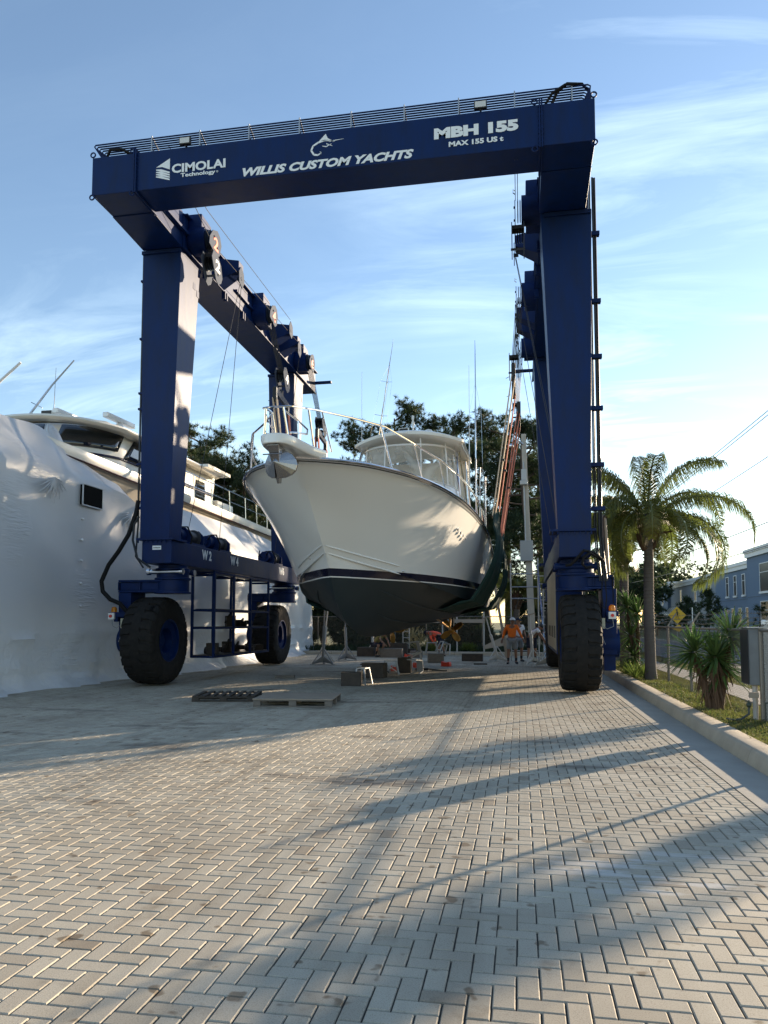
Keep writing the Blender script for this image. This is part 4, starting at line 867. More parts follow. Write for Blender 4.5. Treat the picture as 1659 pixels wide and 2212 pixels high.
# ================================================================ SHRINK-WRAPPED BOAT AND WHITE YACHT ON THE LEFT
def wrap_material():
    m = mat('white_shrink_wrap', (.60, .61, .63), .34, trans=.12); t = m.node_tree; n = t.nodes; l = t.links; p = n['Principled BSDF']
    co = n.new('ShaderNodeTexCoord'); hs = []
    def lay(scale, st, det, dist_):
        mp_ = n.new('ShaderNodeMapping'); mp_.inputs['Scale'].default_value = st; l.new(co.outputs['Object'], mp_.inputs[0])
        a = n.new('ShaderNodeTexNoise'); a.inputs['Scale'].default_value = scale; a.inputs['Detail'].default_value = det; a.inputs['Distortion'].default_value = dist_; l.new(mp_.outputs[0], a.inputs[0]); return a.outputs[0]
    def add(a, b, k):
        q = n.new('ShaderNodeMath'); q.operation = 'MULTIPLY_ADD'; l.new(b, q.inputs[0]); q.inputs[1].default_value = k; l.new(a, q.inputs[2]); return q.outputs[0]
    h0 = lay(.8, (1, 1, 1), 2, .3); hm = n.new('ShaderNodeMath'); hm.operation = 'MULTIPLY'; hm.inputs[1].default_value = .35; l.new(h0, hm.inputs[0]); h = hm.outputs[0]
    # short ruckles, strong only in patches
    ru = lay(3.4, (1, .8, 5.5), 2, .5); msk = ramp(n, l, lay(.55, (1, 1, 1), 2, 0), [(.52, (0,)*3), (.68, (1,)*3)])
    mu = n.new('ShaderNodeMath'); mu.operation = 'MULTIPLY'; l.new(ru, mu.inputs[0]); l.new(msk, mu.inputs[1])
    h = add(h, mu.outputs[0], .55)
    # crumpled skirt near the ground
    sp = n.new('ShaderNodeSeparateXYZ'); l.new(co.outputs['Object'], sp.inputs[0]); ms = ramp(n, l, sp.outputs[2], [(.0, (1,)*3), (1.5, (0,)*3)]) if False else None
    mr = n.new('ShaderNodeMapRange'); mr.inputs[1].default_value = 1.7; mr.inputs[2].default_value = .9; l.new(sp.outputs[2], mr.inputs[0])
    m2 = n.new('ShaderNodeMath'); m2.operation = 'MULTIPLY'; l.new(lay(2.6, (1, 1.2, .7), 4, 2.0), m2.inputs[0]); l.new(mr.outputs[0], m2.inputs[1]); h = add(h, m2.outputs[0], .7)
    b = n.new('ShaderNodeBump'); b.inputs['Distance'].default_value = .07; b.inputs['Strength'].default_value = .9; l.new(h, b.inputs['Height']); l.new(b.outputs[0], p.inputs['Normal'])
    return m
WRAP = wrap_material()
wrap = thing('shrink_wrap_tent', 'tall white shrink-wrap tent over the lower hull of the yacht at left', 'tent', (-12.5, 25, 0))
# wall line in plan: (x, y, wall top z, ridge x, ridge z)
PL = [(-11.7, 9.0, 5.2, -13.2, 6.9), (-11.62, 12.0, 5.22, -12.9, 6.5), (-11.5, 14.0, 5.3, -12.5, 6.45), (-11.45, 15.2, 5.3, -12.3, 6.55), (-11.42, 16.1, 5.3, -12.2, 6.58), (-11.38, 17.2, 5.3, -12.15, 6.62), (-11.3, 18.3, 5.3, -11.95, 6.15), (-11.2, 19.4, 5.3, -11.7, 5.74),
      (-11.0, 20.1, 5.0, -11.6, 5.6), (-10.8, 21.0, 4.55, -11.6, 5.25), (-10.62, 22.5, 4.45, -11.55, 5.45), (-10.60, 25.5, 4.35, -11.5, 5.5), (-10.62, 28.5, 4.2, -11.5, 5.5), (-10.62, 30.5, 4.15, -11.5, 5.5), (-10.55, 31.4, 3.95, -11.5, 5.45), (-10.75, 33, 4.1, -11.5, 5.4), (-10.9, 36, 4.3, -11.6, 5.2), (-11.05, 38.6, 4.2, -11.9, 5.0), (-11.2, 39.4, 4.1, -12.2, 4.9), (-12.2, 39.9, 4.0, -13, 4.8), (-15, 40, 4.0, -15, 4.8)]
fy = [smoothtab([(i, p[k]) for i, p in enumerate(PL)]) for k in range(5)]
def wrow(i):
    x, y, zt, xr, zr = [f(i) for f in fy]; n_ = 40; row = []
    for k in range(n_+1):
        z = zt*k/n_; v = k/n_
        bulge = .05*math.sin(y*2.1+z*.6)*math.sin(z*1.4)+(.12*max(0, 1-z/1.0)**2)*(1+.6*math.sin(y*5.3))+.30*max(0, 1-z/.32)**2*(1+.55*math.sin(y*1.9)+.25*math.sin(y*7.1)) + .03*math.sin(y*6.5+2*math.sin(z*3))*max(0, 1-z/1.4)
        bulge += (.05+.03*math.sin(y*3.3))*math.exp(-((z-1.25-.04*math.sin(y*1.1))/.06)**2)+.05*math.exp(-((z-.52-.03*math.sin(y*2.2))/.05)**2)
        row.append((x+bulge, y, z+.0))
    for k in range(1, 9):
        q = k/8; row.append((x+(xr-x)*q, y, zt+(zr-zt)*(q**.75)+.06*math.sin(y*4.1)*math.sin(math.pi*q)-.12*math.sin(math.pi*q)))
    row.append((xr-.6, y, zr-.5)); return row
ni = 190; mb = MB(); mb.grid([wrow((len(PL)-1)*i/ni) for i in range(ni+1)]); sheet = mb.build('plastic_sheet', WRAP, wrap, smooth=True)
# gathered peak, window cut-out, tape tabs
pk = MB(); cx_, cy_, cz_ = -12.30, 17.7, 6.80; rows = []
for j in range(7):
    rr = [.05, .15, .23, .34, .46, .58, .70][j]; zz = [.0, -.0, -.08, -.30, -.55, -.82, -1.12][j]; rows.append([(cx_+.25*j/6+rr*.42*math.cos(2*math.pi*k/48), cy_+rr*1.0*math.sin(2*math.pi*k/48)+.1*j/6, cz_+zz+.045*math.sin(k*math.pi*2/4.2)*min(1, j/2)*(1-j/8)) for k in range(48)])
pk.grid(rows, close=True); pk.build('gathered_peak', WRAP, wrap, smooth=True)
for sgn, (yy, zz) in enumerate(((16.5, 5.15), (19.9, 4.75))):
    mb = MB(); x_ = -11.38+.10
    for k in range(14):
        a = R(200+k*11.5) if sgn != 1 else R(190+k*9); L_ = .45+.25*((k*7) % 5)/5; x2 = x_+(.04 if sgn != 1 else .25)
        mb.tube([(x2, yy, zz), (x2+.01, yy+math.cos(a)*L_*.5, zz+math.sin(a)*L_*.5), (x2-.06, yy+math.cos(a)*L_, zz+math.sin(a)*L_)], [.012, .02, .004], 6)
    mb.build('gather_folds', WRAP, wrap, smooth=True)
wf = MB().box(-11.33, -11.232, 17.75, 18.65, 4.68, 5.20).build('window_opening', mat('dark_opening', (.008, .0075, .007), .9, spec=.1), wrap)
f = MB(); yA, yB_, zA, zB = 17.73, 18.67, 4.66, 5.22
for a_, b_ in (((yA, zA), (yB_, zA)), ((yB_, zA), (yB_, zB)), ((yB_, zB), (yA, zB)), ((yA, zB), (yA, zA))): f.bar((-11.235, *a_), (-11.235, *b_), .035)
f.build('taped_edge', WRAP, wf, bevel=.01)
mb = MB()
for z in (4.3, 3.75, 3.2, 2.6, 2.0, 1.4): mb.sph((-11.33, 17.9, z), .05, 8, 6, (.6, 1.4, .7))
mb.build('tape_tab', mat('white_tape', (.8, .8, .8), .5), wrap, smooth=True)
# yacht
ya = thing('motor_yacht', 'cream-white motor yacht with dark wraparound windows standing behind the shrink-wrap', 'yacht', (-14.3, 27, 3))
AX_ = -14.4
def ysheer(y): return smoothtab([(10, .1), (12, .95), (15, 1.9), (18, 2.45), (22, 2.75), (28, 2.85), (36, 2.75)])(y)
def yz(y): return smoothtab([(10, 6.8), (16, 6.38), (22, 6.07), (28, 5.92), (33, 5.84), (36, 5.82)])(y)
mb = MB(); ysx = [10+26*k/40 for k in range(41)]
for sg in (1, -1):
    rows = []
    for t in (0, .15, .35, .6, .8, .93, 1):
        rows.append([(AX_+sg*ysheer(y)*(.42+.58*t**1.3), y+(1-t)*max(0, (16-y))*.5, 2.2+(yz(y)-2.2)*t) for y in ysx])
    mb.grid(rows)
mb.grid([[(AX_+q*ysheer(y), y, yz(y)+.12*(1-q*q)) for q in (-1, -.6, -.2, .2, .6, 1)] for y in ysx])
yh = mb.build('hull', mat('yacht_hull_tan', (.56, .50, .42), .3, coat=.3), ya, smooth=True)
mb = MB(); mb.grid([[(AX_+ysheer(y)+.03, y, yz(y)-.20) for y in ysx], [(AX_+ysheer(y)+.06, y, yz(y)-.05) for y in ysx], [(AX_+ysheer(y)+.05, y, yz(y)+.1) for y in ysx], [(AX_+ysheer(y)-.08, y, yz(y)+.12) for y in ysx]]); mb.build('sheer_moulding', CREAM, yh, smooth=True)
mb = MB().tube([(AX_+ysheer(y)+.06, y, yz(y)-.22) for y in ysx], .025, 6); mb.build('dark_stripe', mat('maroon_stripe', (.05, .012, .012), .4), yh, smooth=True)
# deckhouse: raked windscreen, side windows, overhanging roof
HF = 19.6
def house(a, z, g=0):       # a -1..1 across the front, beyond goes aft along the side
    k = (z-6.0)/1.5
    if abs(a) <= 1: return (AX_+(2.15+g-.10*k)*math.sin(a*R(72))/math.sin(R(72)), HF+.55*k+1.55*(1-math.cos(a*R(72)))/(1-math.cos(R(72)))-g, z)
    q = abs(a)-1; return (AX_+math.copysign(2.15+g-.10*k, a), HF+1.55+.55*k+q*7.2-g, z)
AA = [-2+.05*k for k in range(81)]
mb = MB(); mb.grid([[house(a, z) for a in AA] for z in (5.7, 6.0, 6.3, 6.9, 7.4, 7.62)]); mb.build('deckhouse', CREAM, ya, smooth=True)
def pane(a0, a1, z0, z1, sk0=0, sk1=0, nm='window'):
    rows = []
    for j in range(5):
        z = z0+(z1-z0)*j/4; rows.append([house(a0+sk0*j/4+(a1+sk1*j/4-a0-sk0*j/4)*i/10, z, .02) for i in range(11)])
    return MB().grid(rows).build(nm, GLASS, ya, smooth=True, solid=.02)
pane(-.30, .17, 6.90, 7.58, -.02, -.04, 'windscreen'); pane(.25, .94, 6.90, 7.58, .04, .06, 'windscreen'); pane(-.98, -.38, 6.9, 7.58, -.04, -.06, 'windscreen'); pane(1.02, 1.36, 6.72, 7.45, .06, 0); pane(1.42, 1.62, 6.72, 7.4, 0, 0); pane(1.76, 1.90, 6.3, 7.1, .0, -.03)
mb = MB(); mb.grid([[house(a, 6.66+.07*j, .03) for a in AA] for j in range(2)]); mb.build('black_band', mat('navy_band', (.012, .012, .04), .25), ya, smooth=True, solid=.015)
mb = MB(); rows = []
for g, dz in ((.10, -.02), (.42, .0), (.48, .04), (.45, .09), (.0, .18)): rows.append([tuple(Vector(house(a, 7.42, g))+Vector((0, -.25 if abs(a) < 1.2 else -.0, .18+dz-.25*(abs(math.sin(min(1, abs(a))*R(80))))**3*.6))) for a in AA])
mb.grid(rows)
mb.grid([[(AX_+q*2.05, y, 7.68+.24*(1-q*q)) for q in (-1, -.5, 0, .5, 1)] for y in (20.6, 21, 22, 26, 28.6)]); mb.box(AX_-2.3, AX_+2.75, 26.6, 28.8, 7.50, 7.60)
mb.build('roof', CREAM, ya, smooth=True, solid=.03)
MB().hexa([(AX_-2.2, 27.6, 5.8), (AX_+2.15, 27.6, 5.8), (AX_+2.15, 28.6, 5.8), (AX_-2.2, 28.6, 5.8), (AX_-2.2, 26.9, 7.6), (AX_+2.05, 26.9, 7.6), (AX_+2.05, 27.4, 7.6), (AX_-2.2, 27.4, 7.6)]).box(AX_-2, AX_+2.3, 28.6, 30.3, 5.7, 6.55).box(AX_-2, AX_+2.3, 30.3, 31.2, 5.7, 6.1).build('aft_bulkhead', CREAM, ya, bevel=.05)
# radars, mast with lights, horn, aerials, outriggers
for (x, y) in ((-14.25, 21.7), (-12.95, 22.4)):
    MB().lathe([(.16, 7.55), (.14, 8.0), (.1, 8.12)], (x, y, 0), 'z', 16).obox((x, y, 8.22), (.20, 1.6, .17), R(-3)).build('radar', GEL, ya, bevel=.03)
fb = MB().box(-14.85, -14.45, 21.0, 21.3, 8.08, 8.27).box(-14.7, -14.6, 21.1, 21.2, 7.6, 8.09).build('spotlight', CREAM, ya, bevel=.02); MB().box(-14.82, -14.48, 20.98, 20.995, 8.10, 8.25).build('lens', BLACK, fb)
mm = MB().tube([(-13.1, 26, 7.9), (-12.95, 26, 8.9)], .05, 8).tube([(-12.8, 26, 7.9), (-12.95, 26, 8.9)], .04, 8).tube([(-12.9, 26, 8.5), (-12.85, 26, 9.75)], .05, 8).box(-13.45, -13.05, 25.9, 26.1, 8.6, 8.85).tube([(-12.85, 26, 8.9), (-12.55, 26, 8.9), (-12.55, 26, 9.2)], .03, 8).build('mast', GEL, ya, smooth=True)
MB().lathe([(.06, 9.0), (.15, 9.05), (.09, 9.1), (.09, 9.3), (.14, 9.33), (.02, 9.5)], (-13.0, 26, 0), 'z', 12).lathe([(.06, 9.45), (.15, 9.5), (.09, 9.55), (.09, 9.75), (.14, 9.78), (.02, 9.95)], (-12.85, 26, 0), 'z', 12).build('navigation_light', BLACK, mm, smooth=True)
mb = MB(); mb.tube([(-15.7, 21, 7.6), (-15.3, 21, 8.09), (-14.49, 21, 9.06), (-13.74, 21, 9.82)], [.04, .04, .03, .02], 8); mb.tube([(-15.2, 21, 8.55), (-14.8, 21, 8.35)], .012, 5); mb.build('outrigger', CHROME, ya, smooth=True)
mb = MB().tube([(-17.6, 21, 7.8), (-16.34, 21, 9.3), (-15.62, 21, 9.87)], [.05, .045, .04], 8); mb.build('outrigger', GEL, ya, smooth=True)
mb = MB().tube([(-14.55, 21.2, 7.6), (-14.5, 21.2, 9.7)], [.016, .006], 6); mb.build('whip_aerial', STEEL, ya)
# side rails
mb = MB(); xr = AX_+2.72; zz = lambda y: 6.07+(.0 if y > 26 else 0)
for dz, r_ in ((.88, .022), (.45, .018)): mb.tube([(xr, y, zz(y)+dz) for y in (24.5, 27, 29, 31, 33, 34.6)]+[(xr, 34.8, zz(34)+dz-.1), (xr, 34.85, zz(34)+.0)], r_, 8)
for y in (25.4, 27, 28.8, 30.6, 32, 33.4): mb.tube([(xr, y, zz(y)+.88), (xr, y+.12, zz(y)-.2)], .018, 8)
mb.build('side_rail', CHROME, ya, smooth=True)
td = thing('dinghy_bow', 'upturned beige dinghy lying behind the rail at the yacht stern', 'dinghy', (-12.9, 31.8, 6.1))
MB().sph((-12.9, 32.2, 6.25), .55, 16, 10, (.6, 1.9, .5)).build('hull', CREAM, td, smooth=True)
# ================================================================ PLANTS
def tufts(centres, per, length, width, seed, upbias=.35, spread=1.0, droop=0):
    rg = np.random.RandomState(seed); C = np.repeat(np.array(centres), per, axis=0); n = len(C)
    d = rg.normal(0, 1, (n, 3)); d[:, 2] += upbias; d /= np.linalg.norm(d, axis=1)[:, None]
    ln = rg.uniform(.6, 1, n)*length; s = rg.normal(0, 1, (n, 3)); s = np.cross(s, d); s /= np.linalg.norm(s, axis=1)[:, None]; s *= width/2
    tip = C+d*ln[:, None]; tip[:, 2] -= droop*ln
    V = np.stack([C-s, C+s, tip], 1).reshape(-1, 3); return V, np.arange(n*3).reshape(-1, 3)
def pine(x, y, h, crown, seed, label, lean=0, low=.45, dens=1.0, sc=1.0):
    rp = random.Random(seed); t = thing('pine_tree', label, 'pine tree', (x, y, 0), 0, 'pine trees behind the yard')
    tk = MB(); top_ = Vector((x+lean, y, h*.93)); b0 = Vector((x, y, -.1)); mid = b0.lerp(top_, .5)+Vector((rp.uniform(-.5, .5), 0, 0))
    pts = [b0, b0.lerp(mid, .5), mid, mid.lerp(top_, .5)+Vector((rp.uniform(-.3, .3), 0, 0)), top_]
    tk.tube(pts, [.26*sc, .22*sc, .18*sc, .12*sc, .05], 8); cs = []
    nl = int(20*dens)
    for k in range(nl):
        f = low+(1-low)*((k+.5)/nl); c = b0.lerp(top_, f)
        for i in range(3):
            if pts[i].z <= c.z <= pts[i+1].z or i == 2: pass
        j = max(i for i in range(4) if pts[i].z <= c.z+1e-6); q = (c.z-pts[j].z)/max(.01, pts[j+1].z-pts[j].z); c = pts[j].lerp(pts[j+1], min(1, q))
        a = rp.uniform(0, 6.283); L_ = crown*(.55+.5*math.sin(math.pi*(.18+.75*(f-low)/(1-low))))*rp.uniform(.6, 1.15); rise = rp.uniform(.0, .45)*L_
        e = c+Vector((math.cos(a)*L_, math.sin(a)*L_*.9, rise)); m = c.lerp(e, .5)+Vector((0, 0, -.12*L_*rp.uniform(0, 1)))
        tk.tube([c, m, e], [.07*sc, .045*sc, .018], 5)
        for q_ in range(int(6*dens)+1):
            g = rp.uniform(.45, 1.05); p = c.lerp(e, g)+Vector((rp.gauss(0, .38), rp.gauss(0, .38), rp.gauss(.12, .22)))*sc
            if rp.random() < .5: tk.tube([c.lerp(e, g*.8), p], [.022, .008], 4)
            for w_ in range(8): cs.append((p.x+rp.gauss(0, .30)*sc, p.y+rp.gauss(0, .30)*sc, p.z+rp.gauss(.05, .17)*sc))
    tk.build('trunk', BARK, t, smooth=True)
    V, F = tufts(cs, 26, .40, .036, seed); soup('crown', V, F, NEEDLE, t); return t
def at(px, Y): # plan position from a bearing measured on the photograph (pixel column at horizon)
    u = (px-829.5)/1620; a = math.atan(u)-R(10.3); return math.tan(a)*Y
PINES = [(432, 48, 15.2, 3.9, 'broad dark pine rising just right of the left hoist leg'), (480, 50, 13.6, 3.2, 'pine standing right of the broad one, between the two winch ropes'), (380, 52, 14.6, 3.0, 'pine mostly hidden behind the left hoist leg and yacht mast'),
         (530, 47, 12.6, 3.0, 'shorter pine seen above the wrapped tent left of the white bow'), (566, 50, 13.0, 2.8, 'pine peeping out from behind the port bow rail'),
         (795, 52, 16.3, 2.4, 'slim pine left of the hard top behind the thin aerial'), (868, 53, 17.6, 2.9, 'tall pine above the left side of the hard top'), (930, 54, 16.9, 2.7, 'pine right behind the mast light of the hard top'),
         (1000, 50, 15.8, 3.8, 'wide dense pine right of the hard top'), (1098, 49, 15.0, 3.0, 'pine seen through the right-hand lifting straps'), (1150, 45, 13.9, 2.9, 'tall open pine behind the concrete pole'),
         (1190, 52, 14.0, 3.4, 'bushy pine low down between the concrete pole and the right legs'), (1060, 46, 8.6, 3.0, 'low pine under the straps behind the green canvas'), (615, 53, 10.0, 2.6, 'pine hidden mostly by the white hull'), (700, 56, 11.0, 2.6, 'pine directly behind the white hull')]
for i, (px, Y, h, cr, lb) in enumerate(PINES): pine(at(px, Y), Y, h, cr, 20+i, lb, lean=rnd.uniform(-.6, .6), low=.30 if i in (11, 12, 8) else .42, dens=1.25 if cr > 2.5 else 1.0)
# undergrowth behind the fence
def hedge():
    rg = np.random.RandomState(5); n = 1500; x = rg.uniform(-26, 4.5, n); y = rg.uniform(41.3, 45.5, n); z = rg.uniform(.1, 1, n)**.8*(2.3+1.2*np.sin(x*.9)+.8*np.sin(x*2.3+1))
    V, F = tufts(np.stack([x, y, z], 1), 55, .55, .10, 8, spread=1.2); o = soup('undergrowth', V, F, HEDGE); o['kind'] = 'stuff'
hedge()
def palm(x, y, h, r, nf, seed, label, spec=None, z0=.12, flen=2.3, leaf=.74):
    rp = random.Random(seed); t = thing('palm_tree', label, 'palm tree', (x, y, z0), 0, 'palm trees along the right kerb')
    pts = [(x, y, z0-.1), (x-.01, y, z0+.3), (x-.02, y, h*.5), (x+.01, y, h*.85), (x, y, h), (x, y, h+.55)]
    tk = MB().tube(pts, [r*1.25, r*1.05, r*.95, r*.88, r*.9, r*.5], 20)
    k_ = z0+.2
    while k_ < h: tk.lathe([(r*.96, 0), (r*1.03, .012), (r*.96, .03)], (x-.01, y, k_), 'z', 20); k_ += rp.uniform(.07, .11)
    tk.build('trunk', PALMTRUNK, t, smooth=True)
    bt = MB()
    for k in range(26):      # old leaf bases round the head
        a = rp.uniform(0, 6.28); zz = h-.35+rp.uniform(0, .75); L_ = rp.uniform(.15, .45); e = (x+math.cos(a)*(r+.10+L_*.25), y+math.sin(a)*(r+.10+L_*.25), zz+L_)
        bt.tube([(x+math.cos(a)*r*.75, y+math.sin(a)*r*.75, zz-.12), (x+math.cos(a)*(r+.07), y+math.sin(a)*(r+.07), zz+.05), e], [.06, .05, .015], 6)
    bt.tube([(x, y, h-.05), (x+.25, y, h-.02), (x+.62, y, h+.04)], [.05, .04, .02], 6)
    bt.build('leaf_bases', DEADLEAF, t, smooth=True)
    rach = MB(); P = []; spec = spec or [(rp.uniform(0, 360), rp.uniform(5, 80), rp.uniform(.8, 1.15), rp.uniform(.6, 1.2)) for _ in range(nf)]
    for (az, el, ls, dr) in spec:
        az = R(az); el = R(el); L_ = flen*ls; n_ = 15; p = Vector((x+.1*math.cos(az), y+.1*math.sin(az), h+.4)); cur = [p.copy()]; e = el
        for k in range(n_):
            e -= R(9)*dr*(.35+1.15*k/n_); d = Vector((math.cos(az)*math.cos(e), math.sin(az)*math.cos(e), math.sin(e))); p = p+d*(L_/n_); cur.append(p.copy())
        rach.tube(cur, [.030*(1-.85*k/n_)+.004 for k in range(n_+1)], 5)
        side = Vector((-math.sin(az), math.cos(az), 0))
        for k in range(150):
            f = .12+.88*k/149; q = f*n_; i = min(n_-1, int(q)); c = cur[i].lerp(cur[i+1], q-i); dd = (cur[i+1]-cur[i]).normalized()
            for sg in (1, -1):
                ll = leaf*(math.sin(math.pi*(.10+.82*f))**.6)*rp.uniform(.75, 1.1); upd = Vector((0, 0, rp.uniform(-.25, .75)))
                d1 = (side*sg*.75+dd*.55+upd*.5).normalized(); m = c+d1*ll*.38; d2 = (d1*.35+Vector((0, 0, -1))*rp.uniform(.8, 1.6)+dd*.2).normalized(); tip = m+d2*ll*.62
                wv = dd.cross(d1).normalized()*.0; wv = dd*.012
                P.append([c-wv*.6, c+wv*.6, m+wv, m-wv]); P.append([m-wv, m+wv, tip+wv*.15, tip-wv*.15])
    rach.build('frond_stem', mat('frond_stem_green', (.12, .13, .04), .5), t, smooth=True)
    V = np.array([[tuple(q) for q in f_] for f_ in P]).reshape(-1, 3); soup('fronds', V, np.arange(len(V)).reshape(-1, 4), FROND, t); return t
# azimuth (0 = +X right, 180 = left, -90 = towards the camera), elevation, length, droop
palm(3.28, 20.3, 3.9, .135, 0, 3, 'queen palm with drooping golden fronds on the verge right of the hoist', [
    (-10, 40, 1.20, 1.15), (8, 18, 1.12, 1.25), (-30, 8, 1.12, 1.3), (25, 55, 1.05, 1.2), (178, 45, 1.05, 1.15), (195, 15, 1.0, 1.35), (165, 25, .95, 1.3), (150, 68, 1.05, .75), (190, 70, 1.02, .85), (20, 74, 1.05, .75),
    (90, 80, .9, .5), (-90, 78, .85, .8), (-95, 40, .8, 1.4), (95, 40, .95, 1.3), (60, 30, .95, 1.3), (-60, 20, .9, 1.5), (-125, 18, .9, 1.5), (130, 10, .9, 1.4), (225, 45, .9, 1.3), (-150, 0, .8, 1.4), (-20, -5, .95, 1.1)], flen=2.75)
palm(3.3, 25.2, 3.9, .15, 16, 12, 'smaller palm with yellow fronds hanging behind the right front wheel', flen=2.0)
palm(2.55, 33.0, 3.4, .18, 14, 15, 'palm with yellow hanging fronds seen between the right legs', flen=2.1)
palm(-.2, 38.6, 2.6, .16, 11, 18, 'young palm with yellowed fronds by the back fence beside the scaffold', flen=1.7)
palm(1.7, 38.9, 3.1, .16, 11, 22, 'young palm behind the ladder near the concrete pole', flen=1.8)
# palms standing outside the picture on the right
palm(12.25, 19.4, 3.6, .12, 9, 31, 'palm tree across the road, right of the picture', flen=.75, leaf=.35)
palm(13.5, 18.1, 3.0, .11, 8, 37, 'palm tree across the road nearest the camera, right of the picture', flen=.65, leaf=.3)
def rosette(P, c, n, L_, rp, width=.05, elo=-50, ehi=85, tilt=None):
    for k in range(n):
        az = rp.uniform(0, 6.283); el = R(rp.uniform(elo, ehi)); ll = L_*rp.uniform(.75, 1.1); d = Vector((math.cos(az)*math.cos(el), math.sin(az)*math.cos(el), math.sin(el)))
        if tilt: d = (d+tilt).normalized()
        s = d.cross(Vector((0, 0, 1))); s = s.normalized() if s.length > .01 else Vector((1, 0, 0)); up = s.cross(d)
        prev = None; N_ = 4; p0 = Vector(c)+d*.04
        for i in range(N_+1):
            f = i/N_; w_ = width*math.sin(math.pi*(.25+.72*f))**.8*(1 if i < N_ else .1); p = p0+d*ll*f-Vector((0, 0, 1))*ll*.16*f*f*(1 if el > -.2 else .4)
            cur = (p-s*w_/2, p+up*-.008, p+s*w_/2)
            if prev: P.append([prev[0], prev[1], cur[1], cur[0]]); P.append([prev[1], prev[2], cur[2], cur[1]])
            prev = cur
def yucca(x, y, z, heads, skirt, label, seed, n=90, L_=.48):
    rp = random.Random(seed); t = thing('yucca_plant', label, 'yucca', (x, y, z), 0, 'yuccas on the verge'); st = MB(); P = []; D = []
    for (dx, dy, hz, tl) in heads:
        st.tube([(x+dx*.2, y+dy*.2, z-.05), (x+dx*.6, y+dy*.6, z+hz*.5), (x+dx, y+dy, z+hz)], [.07, .055, .045], 8); rosette(P, (x+dx, y+dy, z+hz), n, L_, rp, tilt=Vector((tl, 0, 0)))
        for k in range(60):
            a = rp.uniform(0, 6.28); q = rp.uniform(.25, .95); b_ = Vector((x+dx*q+.06*math.cos(a), y+dy*q+.06*math.sin(a), z+hz*q)); l_ = rp.uniform(.2, .38)*skirt
            e = b_+Vector((math.cos(a)*.10*skirt, math.sin(a)*.10*skirt, -l_)); s = Vector((-math.sin(a), math.cos(a), 0))*.014; D.append([b_-s, b_+s, e+s*.4, e-s*.4])
    st.build('stem', DEADLEAF, t, smooth=True)
    for nm, q, m in (('leaves', P, YUCCA), ('dead_leaf_skirt', D, DEADLEAF)):
        V = np.array([[tuple(v) for v in f] for f in q]).reshape(-1, 3); soup(nm, V, np.arange(len(V)).reshape(-1, 4), m, t)
    return t
yucca(3.22, 13.6, .13, [(0, -.1, .88, 0), (-.30, .05, .95, -.15), (.32, .15, 1.20, .2), (.12, .1, .72, .1)], 1.0, 'big bushy yucca with a brown skirt beside the grey electrical box', 3, L_=.56)
yucca(3.28, 22.6, .13, [(-.15, 0, 1.05, -.3), (.05, .1, 1.7, 0), (-.1, -.1, .5, -.2), (-.25, 0, 1.9, -.3)], .6, 'tall dark yucca growing behind the palm trunk', 8, n=80, L_=.62)
P = []; rp = random.Random(77)
for k in range(7): rosette(P, (3.0+rp.uniform(-.15, .2), 19.6+rp.uniform(0, 2.6), .12), 26, .5, rp, .028, 15, 80)
pl = thing('spiky_grass_clump', 'bright green strap-leaved clump at the foot of the palm trunk', 'plant', (3.0, 20.8, .12)); V = np.array([[tuple(v) for v in f] for f in P]).reshape(-1, 3); soup('leaves', V, np.arange(len(V)).reshape(-1, 4), WEED, pl)
for i, (x, y, hh, lb) in enumerate(((-5.2, 36.95, 1.5, 'tall dry branching weed against the back fence'), (-4.2, 36.9, .7, 'bright green weed clump at the back kerb'), (-2.6, 37.0, .6, 'small green weed clump by the back kerb behind the propeller'))):
    P = []; rp = random.Random(90+i)
    for k in range(8 if i == 0 else 16): rosette(P, (x+rp.uniform(-.35, .35), y+rp.uniform(-.1, .2), .14+(rp.uniform(0, hh*.5) if i == 0 else rp.uniform(0, .2))), 14, hh*.55, rp, .035, 20, 85)
    pl = thing('weed', lb, 'weed', (x, y, .13), 0, 'weeds at the back kerb'); V = np.array([[tuple(v) for v in f] for f in P]).reshape(-1, 3); soup('leaves', V, np.arange(len(V)).reshape(-1, 4), WEED if i else mat('dry_stalks', (.32, .28, .15), .8, trans=.2), pl)
